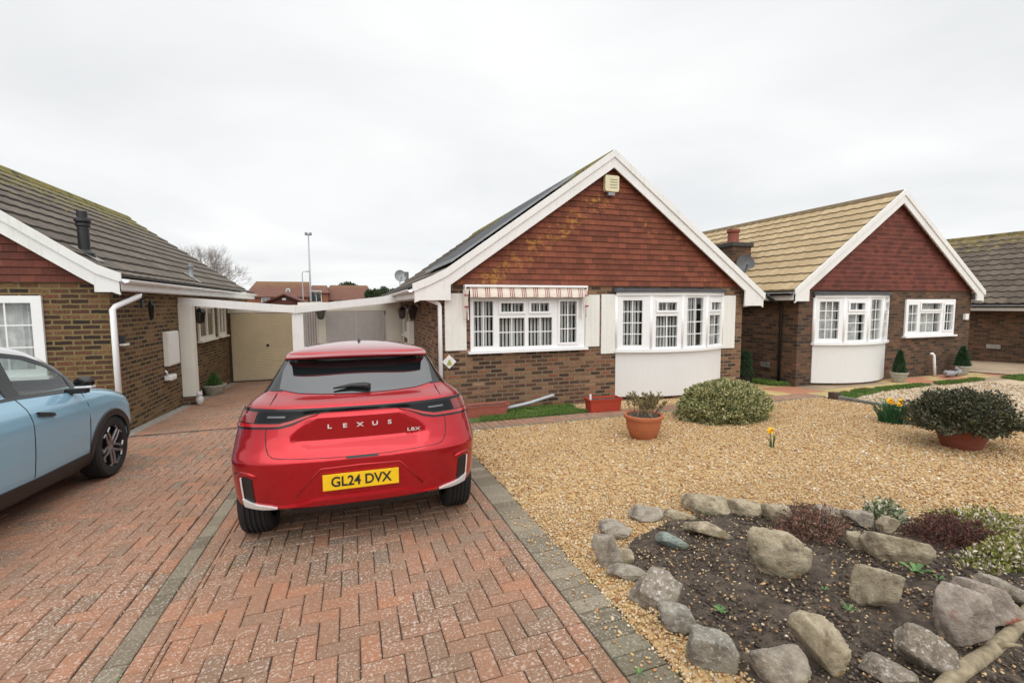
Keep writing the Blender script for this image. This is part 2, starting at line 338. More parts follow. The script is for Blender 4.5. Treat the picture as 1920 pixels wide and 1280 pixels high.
rockmat('rock_buff', [(.3, (.26, .205, .13)), (.5, (.45, .375, .255)), (.68, (.62, .54, .40))], (.52, .47, .38), .4, ((.36, .20, .07), .62))
rockmat('rock_flint', [(.3, (.16, .145, .12)), (.5, (.32, .295, .24)), (.72, (.50, .46, .39))], (.62, .58, .55), .8)
rockmat('rock_green', [(.3, (.17, .22, .19)), (.55, (.30, .35, .31)), (.75, (.36, .38, .28))], (.45, .48, .42), .4)
rockmat('rock_pink', [(.3, (.26, .205, .165)), (.5, (.42, .35, .29)), (.68, (.54, .47, .40))], (.56, .50, .47), .5, ((.42, .13, .08), .55))
rockmat('rock_speckled', [(.3, (.14, .11, .085)), (.5, (.28, .235, .18)), (.7, (.38, .33, .27))], (.66, .60, .56), .95, scale=20)

# ------------------------------------------------------------ mesh helper
class MB:
    def __init__(s, T=None): s.v = []; s.f = []; s.r = []; s.T = T; s.rn = 0.5; s.uv = None
    def vert(s, p):
        if s.T: p = s.T(p)
        s.v.append((p[0], p[1], p[2])); return len(s.v)-1
    def face(s, ids): s.f.append(tuple(ids)); s.r.append(s.rn)
    def poly(s, pts): s.face([s.vert(p) for p in pts])
    def box(s, x0, x1, y0, y1, z0, z1):
        if x0 > x1: x0, x1 = x1, x0
        if y0 > y1: y0, y1 = y1, y0
        if z0 > z1: z0, z1 = z1, z0
        i = [s.vert(p) for p in ((x0, y0, z0), (x1, y0, z0), (x1, y1, z0), (x0, y1, z0), (x0, y0, z1), (x1, y0, z1), (x1, y1, z1), (x0, y1, z1))]
        for f in ((0, 3, 2, 1), (4, 5, 6, 7), (0, 1, 5, 4), (1, 2, 6, 5), (2, 3, 7, 6), (3, 0, 4, 7)): s.face([i[k] for k in f])
        return s
    def prism(s, pts, y0, y1):   # outline in x,z extruded along y
        a = [s.vert((x, y0, z)) for x, z in pts]; c = [s.vert((x, y1, z)) for x, z in pts]; n = len(pts)
        s.face(a); s.face(c[::-1])
        for k in range(n): s.face((a[k], c[k], c[(k+1) % n], a[(k+1) % n]))
        return s
    def prismz(s, pts, z0, z1):
        a = [s.vert((x, y, z0)) for x, y in pts]; c = [s.vert((x, y, z1)) for x, y in pts]; n = len(pts)
        s.face(a[::-1]); s.face(c)
        for k in range(n): s.face((a[k], a[(k+1) % n], c[(k+1) % n], c[k]))
        return s
    def tube(s, pts, rad, n=10, caps=True):
        pts = [Vector(p) for p in pts]; rads = rad if isinstance(rad, (list, tuple)) else [rad]*len(pts); rings = []
        u = None
        for i, p in enumerate(pts):
            d = (pts[min(i+1, len(pts)-1)]-pts[max(i-1, 0)]).normalized()
            if u is None: u = d.orthogonal().normalized()
            u = (u-d*u.dot(d)).normalized(); v = d.cross(u)
            rings.append([s.vert(p+(u*math.cos(2*PI*k/n)+v*math.sin(2*PI*k/n))*rads[i]) for k in range(n)])
        for a, c in zip(rings, rings[1:]):
            for k in range(n): s.face((a[k], a[(k+1) % n], c[(k+1) % n], c[k]))
        if caps: s.face(rings[0][::-1]); s.face(rings[-1])
        return s
    def lathe(s, prof, c=(0, 0, 0), n=32, axis='z', closed=False):
        rings = []
        for r, h in prof:
            ring = []
            for k in range(n):
                a = 2*PI*k/n; x, y = r*math.cos(a), r*math.sin(a)
                p = (c[0]+x, c[1]+y, c[2]+h) if axis == 'z' else ((c[0]+h, c[1]+x, c[2]+y) if axis == 'x' else (c[0]+x, c[1]+h, c[2]+y))
                ring.append(s.vert(p))
            rings.append(ring)
        rr = list(zip(rings, rings[1:])) + ([(rings[-1], rings[0])] if closed else [])
        for a, b_ in rr:
            for k in range(n): s.face((a[k], a[(k+1) % n], b_[(k+1) % n], b_[k]))
        return s
    def grid(s, P):      # P[i][j] points
        I = [[s.vert(p) for p in row] for row in P]
        for a, c in zip(I, I[1:]):
            for k in range(len(a)-1): s.face((a[k], a[k+1], c[k+1], c[k]))
        return s
    def build(s, name, mat, parent=None, smooth=False, local=False, org=None, bevel=0, auto=None):
        o_ = Vector((0, 0, 0))
        if not local and parent is not None:
            q = parent
            while q is not None: o_ += q.location; q = q.parent
        if org is not None: o_ = Vector(org)
        V = np.array(s.v, dtype=float).reshape(-1, 3)-np.array(o_)
        me = bpy.data.meshes.new(name); me.from_pydata(V.tolist(), [], s.f)
        at = me.attributes.new('rnd', 'FLOAT', 'FACE'); at.data.foreach_set('value', np.array(s.r, dtype=np.float32))
        if s.uv:
            ul = me.uv_layers.new(name='UVMap'); k = 0; arr = np.zeros((len(me.loops), 2), dtype=np.float32)
            vi = np.zeros(len(me.loops), dtype=np.int32); me.loops.foreach_get('vertex_index', vi)
            arr[:] = np.array(s.uv, dtype=np.float32)[vi]; ul.data.foreach_set('uv', arr.ravel())
        if mat: me.materials.append(MATS[mat] if isinstance(mat, str) else mat)
        ob = bpy.data.objects.new(name, me); col.objects.link(ob)
        if org is not None: ob.location = o_
        if parent: ob.parent = parent
        bm = bmesh.new(); bm.from_mesh(me)
        if not smooth or auto: bmesh.ops.recalc_face_normals(bm, faces=bm.faces)
        elif smooth: bmesh.ops.recalc_face_normals(bm, faces=bm.faces)
        if bevel:
            ed = [e for e in bm.edges if len(e.link_faces) == 2 and e.calc_face_angle(0) > .6]
            bmesh.ops.bevel(bm, geom=ed, offset=bevel, segments=2, profile=.6, affect='EDGES')
        bm.to_mesh(me); bm.free()
        if smooth:
            me.polygons.foreach_set('use_smooth', [True]*len(me.polygons))
            if auto: me.set_sharp_from_angle(angle=R(auto))
        return ob

def tag(o, label=None, cat=None, group=None, kind=None):
    if label: o['label'] = label
    if cat: o['category'] = cat
    if group: o['group'] = group
    if kind: o['kind'] = kind
    return o
def empty(name, loc, label, cat, group=None, rz=0):
    o = bpy.data.objects.new(name, None); col.objects.link(o); o.location = loc; o.rotation_euler.z = rz; o.empty_display_size = .2
    return tag(o, label, cat, group)
def struct(o): o['kind'] = 'structure'; return o
def stuff(o, label, cat): o['kind'] = 'stuff'; o['label'] = label; o['category'] = cat; return o

def fast_mesh(name, V, F, rnd, mat, smooth=False, parent=None, loc=None):
    """V (n,3), F (m,k) arrays with constant face size"""
    if loc is not None: V = V-np.array(loc)
    me = bpy.data.meshes.new(name); n, k = F.shape
    me.vertices.add(len(V)); me.vertices.foreach_set('co', V.astype(np.float32).ravel())
    me.loops.add(n*k); me.loops.foreach_set('vertex_index', F.astype(np.int32).ravel())
    me.polygons.add(n); me.polygons.foreach_set('loop_start', np.arange(0, n*k, k, dtype=np.int32))
    me.polygons.foreach_set('use_smooth', np.full(n, smooth))
    me.update(calc_edges=True)
    at = me.attributes.new('rnd', 'FLOAT', 'FACE'); at.data.foreach_set('value', rnd.astype(np.float32))
    me.materials.append(MATS[mat]); ob = bpy.data.objects.new(name, me); col.objects.link(ob)
    if loc is not None: ob.location = loc
    if parent: ob.parent = parent
    return ob

def leaves(P, Nn, size, aspect=.5, jitter=.6, bend=.15):
    """cards at points P pointing roughly along Nn: each leaf is two quads bent along the midrib -> V,F"""
    n = len(P); d = Nn + rng.normal(0, jitter, (n, 3)); d /= np.linalg.norm(d, axis=1, keepdims=True)+1e-9
    r = rng.normal(0, 1, (n, 3)); s = np.cross(d, r); s /= np.linalg.norm(s, axis=1, keepdims=True)+1e-9; u = np.cross(s, d)
    sz = (size*rng.uniform(.6, 1.25, n))[:, None]; w_ = sz*aspect
    base = P; tip = P+d*sz; mid = P+d*sz*.5
    V = np.stack([base, mid+s*w_*.5+u*sz*bend, tip, mid-s*w_*.5+u*sz*bend], 1).reshape(-1, 3)
    I = np.arange(n)[:, None]*4
    F = np.concatenate([I+np.array([[0, 1, 2]]), I+np.array([[0, 2, 3]])], 1).reshape(-1, 3)
    return V, F
def leaf_obj(name, P, Nn, size, mat, aspect=.5, jitter=.6, parent=None, loc=None, shade=None, bend=.15):
    V, F = leaves(np.asarray(P), np.asarray(Nn), size, aspect, jitter, bend); n = len(P)
    r = rng.random(n) if shade is None else np.clip(shade+rng.normal(0, .2, n), 0, 1)
    return fast_mesh(name, V, F, np.repeat(r, 2), mat, False, parent, loc)
# ------------------------------------------------------------ ground sheet, reaching the horizon
xs = [-900, -200, -60, -20, -10, 0, 10, 20, 40, 120, 900]; ys = [-900, -100, -20, -1.0, 8, 20, 50, 110, 300, 1500]
m_ = MB(); m_.grid([[(x, y, gz(y)-.012) for x in xs] for y in ys])
o = m_.build('ground', 'joint_sand'); struct(o)
def sheet(name, mat, x0, x1, y0, y1, dz, nx=2, ny=2, amp=0, sub=None):
    m_ = MB(); P = []
    for j in range(ny+1):
        y = y0+(y1-y0)*j/ny; row = []
        for i in range(nx+1):
            x = x0+(x1-x0)*i/nx; z = gz(y)+dz+(noise.noise(Vector((x*3, y*3, 0)))*amp if amp else 0); row.append((x, y, z))
        P.append(row)
    m_.grid(P); return m_.build(name, mat, smooth=bool(amp))
struct(sheet('road', 'tarmac', -60, 60, -12, -1.6, -.03))
struct(sheet('pavement', 'concrete_dark', -60, 60, -1.6, -.9, -.01))

# ------------------------------------------------------------ block paving: every block modelled, with real joints
class Blocks:
    def __init__(s): s.V = []; s.F = []; s.r = []; s.n = 0
    def add(s, x0, x1, y0, y1, g=.0028, ch=.005, h=.03, dz=0.0):
        x0 += g; x1 -= g; y0 += g; y1 -= g
        if x1-x0 < .012 or y1-y0 < .012: return
        lift = random.gauss(0, .0013)+dz; tx = random.gauss(0, .006); ty = random.gauss(0, .006); cx, cy = (x0+x1)/2, (y0+y1)/2
        j = [random.gauss(0, .0011) for _ in range(8)]
        c8 = [(x0+j[0], y0+j[1]), (x1+j[2], y0+j[3]), (x1+j[4], y1+j[5]), (x0+j[6], y1+j[7])]
        for (x, y) in c8: s.V.append((x, y, gz(y)-h))
        for (x, y) in c8: s.V.append((x, y, gz(y)+lift-ch+tx*(x-cx)+ty*(y-cy)))
        for (x, y) in c8:
            x += ch if x < cx else -ch; y += ch if y < cy else -ch
            s.V.append((x, y, gz(y)+lift+tx*(x-cx)+ty*(y-cy)))
        b_ = s.n
        for k in range(4):
            q = (k+1) % 4; s.F.append((b_+k, b_+q, b_+4+q, b_+4+k)); s.F.append((b_+4+k, b_+4+q, b_+8+q, b_+8+k))
        s.F.append((b_+8, b_+9, b_+10, b_+11)); s.r += [random.random()]*9; s.n += 12
    def done(s, name, mat): return struct(fast_mesh(name, np.array(s.V), np.array(s.F), np.array(s.r), mat))
def herring(B, X0, X1, Y0, Y1, ox=0, oy=0, u=.1015):
    ni = int((X1-X0)/u)+6; nj = int((Y1-Y0)/u)+6
    for j in range(-3, nj):
        for i in range(-3, ni):
            d = (i-j) % 4
            if d == 0: r = (X0+ox+i*u, X0+ox+(i+2)*u, Y0+oy+j*u, Y0+oy+(j+1)*u)
            elif d == 3: r = (X0+ox+i*u, X0+ox+(i+1)*u, Y0+oy+j*u, Y0+oy+(j+2)*u)
            else: continue
            B.add(max(r[0], X0), min(r[1], X1), max(r[2], Y0), min(r[3], Y1))
def course(B, x0, x1, y0, y1, l=.2): # stretcher course along y
    y = y0
    while y < y1: B.add(x0, x1, y, min(y+l, y1)); y += l
Br, Bg = Blocks(), Blocks()
YN, YT = -.9, 8.26
# right drive: X -1.06 .. 1.12   left drive: -5.2 .. -1.17
herring(Br, -.955, 1.01, YN, YT, .03, .05); course(Br, 1.01, 1.115, YN, YT); course(Br, -1.06, -.955, YN, YT)
herring(Br, -5.2, -1.275, YN, YT, .06, .02); course(Br, -1.275, -1.17, YN, YT)
course(Bg, -1.17, -1.06, YN, YT, .205)
y = YN
while y < 6.6:
    Bg.add(1.118, 1.35+random.gauss(0, .006), y, y+.118); y += .118
herring(Br, -3.2, 1.38, YT+.10, 15.25, .02, .03)
x = 1.36
while x < 8.95:       # garden path along the house, grey edging each side
    Br.add(x, x+.1, 6.72, 6.92); Br.add(x, x+.1, 6.92, 7.12); Bg.add(x, x+.1, 6.62, 6.72); x += .1015
Br.done('driveway', 'block_red'); Bg.done('driveway_edging', 'block_grey')
m_ = MB(); m_.box(-3.2, 1.38, YT+.01, YT+.09, gz(8.3)-.05, gz(8.3)-.012); struct(m_.build('drain_channel', 'black_plastic'))
m_ = MB(); m_.grid([[(x, y, gz(y)-.004) for x in (-3.45, -3.2)] for y in (8.26, 10, 12, 15.25)]); struct(m_.build('side_path', 'concrete'))

# ------------------------------------------------------------ gravel: base sheet plus individual stones
struct(sheet('gravel_bed', 'pebbles', 1.36, 8.78, -.9, 6.61, -.007, 60, 60, .004))
struct(sheet('neighbour_gravel_bed', 'pebbles_pale', 8.86, 16.6, -.9, 6.6, -.006, 50, 50, .012))
ico = bmesh.new(); bmesh.ops.create_icosphere(ico, subdivisions=1, radius=1)
ICO_V = np.array([v.co[:] for v in ico.verts]); ICO_F = np.array([[v.index for v in f.verts] for f in ico.faces]); ico.free()
def in_bed(x, y, s=1.0):
    return ((x-2.72)/(1.30*s))**2+((y-1.95)/(1.02*s))**2 < 1
def pebbles(name, P, r0, mat, label, cat):
    n = len(P); sc = rng.lognormal(0, .28, n)*r0
    ax = np.stack([sc*rng.uniform(.9, 1.5, n), sc*rng.uniform(.7, 1.1, n), sc*rng.uniform(.45, .8, n)], 1)
    V = ICO_V[None]*(1+rng.normal(0, .13, (n, 12, 1)))*ax[:, None, :]
    a = rng.uniform(0, 2*PI, n); t = rng.normal(0, .35, n); ca, sa, ct, st = np.cos(a), np.sin(a), np.cos(t), np.sin(t)
    x, y, z = V[..., 0], V[..., 1], V[..., 2]
    x, z = x*ct[:, None]+z*st[:, None], -x*st[:, None]+z*ct[:, None]
    x, y = x*ca[:, None]-y*sa[:, None], x*sa[:, None]+y*ca[:, None]
    V = np.stack([x, y, z], 2)+P[:, None, :]
    F = (ICO_F[None]+np.arange(n)[:, None, None]*12).reshape(-1, 3)
    return stuff(fast_mesh(name, V.reshape(-1, 3), F, np.repeat(rng.random(n), 20), mat, True), label, cat)
def scatter(n, x0, x1, y0, y1, keep=None, dz=.003, jz=.004):
    X = rng.uniform(x0, x1, n); Y = rng.uniform(y0, y1, n)
    if keep is not None: k = keep(X, Y); X, Y = X[k], Y[k]
    Z = np.array([gz(y) for y in Y])+dz+rng.uniform(-jz, jz, len(X)); return np.stack([X, Y, Z], 1)
bedv = lambda X, Y: (np.abs(X-2.74)/1.19)**2.6+(np.abs(Y-1.99)/.96)**2.6 > 1
near = scatter(56000, 1.33, 4.7, .6, 3.6, bedv, .002, .006)
mid = scatter(52000, 1.34, 8.78, 3.4, 6.60, None, .001, .006)
mid2 = scatter(25000, 4.6, 8.78, 1.2, 3.5, None, .001, .006)
spill = scatter(260, 1.16, 1.36, .8, 3.6, None, .006, .002)
grav = pebbles('gravel', np.concatenate([near, spill]), .0068, 'pebbles', 'golden gravel stones covering the front garden', 'gravel')
pebbles('gravel', np.concatenate([mid, mid2]), .0096, 'pebbles', 'golden gravel stones covering the front garden', 'gravel')
nb = scatter(16000, 8.88, 14, 2.5, 6.6, None, .004, .006)
pebbles('neighbour_gravel', nb, .016, 'pebbles_pale', 'paler gravel of the garden next door', 'gravel')
# loose light stones and fines on the drive
sp_ = scatter(9000, -3.0, 1.1, .9, 5.0, None, .002, .001)
pebbles('grit', sp_, .0024, 'pebbles_pale', 'fine pale grit lying in the joints of the block driveway', 'grit')

def bed_d(x, y): return ((abs(x-2.74)/1.28)**2.6+(abs(y-1.99)/1.05)**2.6)**(1/2.6)
# ------------------------------------------------------------ soil bed
m_ = MB(); P = []; n = 90
for j in range(n+1):
    row = []
    for i in range(n+1):
        x = 1.25+3.1*i/n; y = .75+2.4*j/n; d = bed_d(x, y)
        h = .035*(1-min(1, d)**4)-.045*max(0, min(1, (d-.92)*6))
        h += .018*noise.noise(Vector((x*5, y*5, 1)))+.010*noise.noise(Vector((x*17, y*17, 4)))+.006*noise.noise(Vector((x*45, y*45, 2)))
        row.append((x, y, gz(y)+h))
    P.append(row)
m_.grid(P); o = m_.build('soil', 'soil', smooth=True); struct(o)
def bedz(x, y):
    d = bed_d(x, y); return gz(y)+.035*(1-min(1, d)**4)
# crumbs of earth and stray stones on it
X = rng.uniform(1.5, 3.9, 14000); Y = rng.uniform(1.0, 2.98, 14000); k = (np.abs(X-2.74)/1.18)**2.6+(np.abs(Y-1.99)/.95)**2.6 < 1; X, Y = X[k], Y[k]
Z = np.array([bedz(a, b_) for a, b_ in zip(X, Y)])
rndmat('crumbs', [(0, (.035, .024, .018)), (.5, (.07, .05, .037)), (.8, (.12, .09, .065)), (1, (.19, .15, .11))], nscale=60, bump=0, rough=.95)
pebbles('soil_crumbs', np.stack([X, Y, Z+.002], 1), .0066, 'crumbs', 'dark crumbs of earth in the rockery bed', 'soil')
k = rng.random(len(X)) < .13
pebbles('stray_stones', np.stack([X[k]+.01, Y[k], Z[k]+.006], 1), .0058, 'pebbles', 'stray gravel stones scattered over the dark soil', 'stones')

# other ground surfaces in front of the neighbour house
Bs = Blocks()
def slabs(x0, x1, y0, y1, s=.45):
    y = y0
    while y < y1-.02:
        x = x0
        while x < x1-.02: Bs.add(x, min(x+s, x1), y, min(y+s, y1), .004, .004, .04, -.004); x += s
        y += s
slabs(8.2, 9.58, 7.15, 10.6); slabs(8.98, 10.0, 6.62, 7.12); slabs(10.0, 11.0, 6.75, 7.2); slabs(12.0, 16.5, 7.05, 7.82)
slabs(9.6, 12.0, 7.0, 7.3)
m_ = MB(); m_.poly([(x, y, gz(y)-.009) for x, y in ((9.5, 6.60), (16.6, 6.60), (16.6, 7.92), (9.5, 7.92))]); struct(m_.build('paving_base', 'drive_tan'))
Bs.done('slab_path', 'slab_colours')
m_ = MB(); m_.grid([[(x, y, gz(y)+.02) for x in (16.0, 17.5, 19.8)] for y in (-.9, 3, 6.6, 10, 16)]); o = m_.build('neighbour_drive', 'drive_tan'); struct(o)
struct(sheet('far_lawn', 'grass_base', 19.8, 60, -.9, 6.5, -.01))
struct(sheet('side_lawn', 'grass_base', -30, -5.2, -.9, 8.5, -.01))

def grass_patch(name, pts, n, h, label):
    """tufts of blades inside a polygon of x,y points"""
    xs = [p[0] for p in pts]; ys = [p[1] for p in pts]; X = rng.uniform(min(xs), max(xs), n*3); Y = rng.uniform(min(ys), max(ys), n*3)
    ins = np.zeros(len(X), bool); j = len(pts)-1
    for i in range(len(pts)):
        xi, yi = pts[i]; xj, yj = pts[j]
        c = ((yi > Y) != (yj > Y)) & (X < (xj-xi)*(Y-yi)/(yj-yi+1e-12)+xi); ins ^= c; j = i
    d = np.array([noise.noise(Vector((a*2.5, b_*2.5, 3))) for a, b_ in zip(X, Y)])
    ins &= d > -.35
    X, Y = X[ins][:n], Y[ins][:n]; Z = np.array([gz(v) for v in Y])
    P = np.stack([X, Y, Z-.004], 1); Nn = np.tile([0, 0, 1.], (len(X), 1)); V, F = leaves(P, Nn, h, .14, .45, .1)
    return stuff(fast_mesh(name, V, F, np.repeat(rng.random(len(X)), 2), 'grass_blades'), label, 'grass')
def base_patch(name, mat, pts, dz=0):
    m_ = MB(); m_.poly([(x, y, gz(y)+dz) for x, y in pts]); return struct(m_.build(name, mat))
lw = [(1.4, 7.14), (3.88, 7.14), (3.88, 7.4), (3.9, 7.97), (1.4, 7.97)]
base_patch('lawn_strip', 'grass_base', lw, .0); grass_patch('grass', lw, 16000, .05, 'strip of green grass under the front window')
base_patch('gravel_strip', 'pebbles', [(3.88, 7.14), (8.1, 7.14), (8.1, 7.97), (3.88, 7.97)], -.004)
pebbles('gravel_by_bay', scatter(5200, 3.9, 6.9, 7.14, 7.9, None, .0, .004), .0125, 'pebbles', 'golden gravel below the white bay', 'gravel')
l2 = [(8.9, 6.15), (10.4, 6.55), (12.4, 6.75), (12.3, 6.95), (10.2, 6.92), (9.0, 6.62)]
base_patch('lawn_patch', 'grass_base', l2, .012); grass_patch('grass', l2, 9000, .06, 'patch of grass beyond the low kerb, in front of the far bay')
l3 = [(12.6, 6.65), (14.4, 6.75), (14.5, 7.0), (12.8, 6.95)]
grass_patch('grass', l3, 5000, .06, 'thin grass tongue between gravel and slabs next door')
l4 = [(14.8, 6.3), (17.5, 6.2), (17.6, 6.9), (15.2, 6.85)]
grass_patch('grass', l4, 6000, .07, 'rough grass at the edge of the far drive')
l5 = [(8.15, 8.2), (9.6, 8.1), (9.62, 10.6), (8.15, 10.6)]
base_patch('lawn_side', 'grass_base', [(8.15, 7.97), (8.6, 7.97), (8.6, 10.6), (8.15, 10.6)], -.01)
grass_patch('grass', [(9.3, 8.1), (9.62, 8.0), (9.62, 10.4), (9.2, 10.4)], 6000, .10, 'long grass along the shaded side wall of the neighbour house')
for a, b_, nn_ in (((-1.06, 1.0), (-1.06, 5.0), 120), ((1.115, 1.0), (1.116, 6.0), 260), ((1.35, 1.0), (1.36, 3.0), 160)):
    X = a[0]+rng.normal(0, .006, nn_); Y = rng.uniform(a[1], b_[1], nn_); k = np.array([noise.noise(Vector((0, v*3, a[0]*9))) > .15 for v in Y]); X, Y = X[k], Y[k]
    P = np.stack([X, Y, np.array([gz(v) for v in Y])-.01], 1)
    V, F = leaves(P, np.tile([0, 0, 1.], (len(P), 1)), .025, .3, .8)
    if len(P): stuff(fast_mesh('moss', V, F, np.repeat(rng.random(len(P)), 2), 'leaf_weed'), 'tiny weeds growing in the paving joints', 'weeds')

# ------------------------------------------------------------ house kit
TAN = .705
def zroof(xc, ze, x, zr, kick, dk=3.25):
    d = abs(x-xc); z = zr-TAN*d; side = 'l' if x < xc else 'r'
    if side in kick and d > dk: z = zr-TAN*dk-.42*(d-dk)
    return z
def open_wall(mb, x0, x1, z0, z1, y, holes, depth=.10):
    """front wall facing -y with real openings and reveals"""
    xs = sorted({x0, x1, *[h[0] for h in holes], *[h[1] for h in holes]}); zs = sorted({z0, z1, *[h[2] for h in holes], *[h[3] for h in holes]})
    for a, b_ in zip(xs, xs[1:]):
        for c, d in zip(zs, zs[1:]):
            mx_, mz = (a+b_)/2, (c+d)/2
            if any(h[0] < mx_ < h[1] and h[2] < mz < h[3] for h in holes): continue
            mb.poly([(a, y, c), (b_, y, c), (b_, y, d), (a, y, d)])
    for h in holes:
        a, b_, c, d = h; Y = y+depth
        mb.poly([(a, y, c), (a, Y, c), (a, Y, d), (a, y, d)]); mb.poly([(b_, y, c), (b_, Y, c), (b_, Y, d), (b_, y, d)])
        mb.poly([(a, y, d), (b_, y, d), (b_, Y, d), (a, Y, d)]); mb.poly([(a, y, c), (b_, y, c), (b_, Y, c), (a, Y, c)])
def frameT(P0, u, n):
    P0 = Vector(P0); u = Vector(u).normalized(); n = Vector(n).normalized()
    return lambda p: P0+u*p[0]+n*p[1]+Vector((0, 0, 1))*p[2]
def window(parent, P0, u, n, W, z0, z1, lights, fr=.055, name='window', mat='white_upvc', blind='slats', sill=True, top=0, plate=True):
    """lights: (a0,a1,c0,c1,cols,rows,opening) glazed areas in metres along u and z; n points outward"""
    T = frameT(P0, u, n)
    a_s = sorted({0, W, *[l[0] for l in lights], *[l[1] for l in lights]}); c_s = sorted({z0, z1, *[l[2] for l in lights], *[l[3] for l in lights]})
    f = MB(T)
    for a, b_ in zip(a_s, a_s[1:]):
        run = None
        for c, d in zip(c_s, c_s[1:]):
            if any(l[0] < (a+b_)/2 < l[1] and l[2] < (c+d)/2 < l[3] for l in lights):
                if run: f.box(a, b_, -.03, .035, run[0], run[1]); run = None
            else: run = (run[0], d) if run else (c, d)
        if run: f.box(a, b_, -.03, .035, run[0], run[1])
    fo = f.build('window' if name == 'window' else name, mat, parent, bevel=.0)
    fo.name = name
    sh = MB(T); g = MB(T); bars = MB(T); bl = MB(T); anys = False
    for (a, b_, c, d, cols, rows, op) in lights:
        if op:
            s_ = .038; anys = True
            for (p, q, r, t) in ((a-s_, b_+s_, d-.004, d+s_), (a-s_, b_+s_, c-s_, c+.004), (a-s_, a+.004, c+.004, d-.004), (b_-.004, b_+s_, c+.004, d-.004)):
                sh.box(p, q, .037, .058, r, t)
        g.poly([(a, .008, c), (b_, .008, c), (b_, .008, d), (a, .008, d)])
        for k in range(1, cols): x = a+(b_-a)*k/cols; bars.box(x-.009, x+.009, .014, .024, c+.004, d-.004)
        for k in range(1, rows): z = c+(d-c)*k/rows; bars.box(a+.004, b_-.004, .0145, .0235, z-.009, z+.009)
        if blind == 'slats':
            x = a-.02
            while x < b_+.02:
                ang = .25+random.gauss(0, .25); wd = .021
                p = [(x-math.cos(ang)*wd, -.12-math.sin(ang)*wd), (x+math.cos(ang)*wd, -.12+math.sin(ang)*wd)]
                bl.poly([(p[0][0], p[0][1], c-.05), (p[1][0], p[1][1], c-.05), (p[1][0], p[1][1], d+.05), (p[0][0], p[0][1], d+.05)]); x += .070
        elif blind == 'net':
            k_ = 40; pts = [(a-.05+(b_-a+.1)*i/k_, -.14+.02*math.sin(i*1.7)+.008*math.sin(i*4.1)) for i in range(k_+1)]
            for p, q in zip(pts, pts[1:]): bl.poly([(p[0], p[1], c-.05), (q[0], q[1], c-.05), (q[0], q[1], d+.05), (p[0], p[1], d+.05)])
    if anys: sh.build('sash', mat, fo)
    pn = g.build('pane', 'window_glass', fo)
    if bars.v: bars.build('glazing_bar', mat, fo)
    if bl.v: bl.build('blind' if blind == 'slats' else 'curtain', 'blind' if blind == 'slats' else 'curtain', fo, smooth=(blind == 'net'))
    if sill:
        s2 = MB(T); s2.box(-.05, W+.05, -.03, .10, z0-.045, z0-.002); s2.build('window_sill', mat, fo)
    return fo

def roof_mesh(x_c, y0, y1, ze, zr, half, side, kick, roll=.0, rollw=.30, lip=.036, dy=.10, expo=.272, dk=3.25):
    m_ = MB(); m_.uv = []; sgn = -1 if side == 'l' else 1; d = half; rows = []
    k = side in kick; ny = int((y1-y0)/dy); ys = [y0+(y1-y0)*j/ny for j in range(ny+1)]; r = 0; sl = 0
    while d > .02:
        d2 = max(0, d-expo); xa, xb = x_c+sgn*d, x_c+sgn*d2
        za, zb = zroof(x_c, ze, xa, zr, kick, dk), zroof(x_c, ze, xb, zr, kick, dk); dl = math.hypot(d-d2, zb-za)
        off = (.5*rollw if r % 2 else 0)
        def pr(y):
            if not roll: return 0
            q = ((y+off*0) % rollw)/rollw; return roll*(max(0, math.cos(2*PI*q))**1.0)
        top = [m_.vert((xa, y, za+lip+pr(y)+.004*noise.noise(Vector((r, y*1.3, x_c))))) for y in ys]; m_.uv += [(y, r*.33) for y in ys]
        up_ = [m_.vert((xb, y, zb+.004+pr(y))) for y in ys]; m_.uv += [(y, r*.33+.325) for y in ys]
        lo = [m_.vert((xa+sgn*.0, y, za-.004)) for y in ys]; m_.uv += [(y, r*.33) for y in ys]
        for a, b_, c in ((top, up_, 1), (lo, top, 0)):
            for j in range(ny): m_.face((a[j], a[j+1], b_[j+1], b_[j]))
        d = d2; r += 1
    return m_
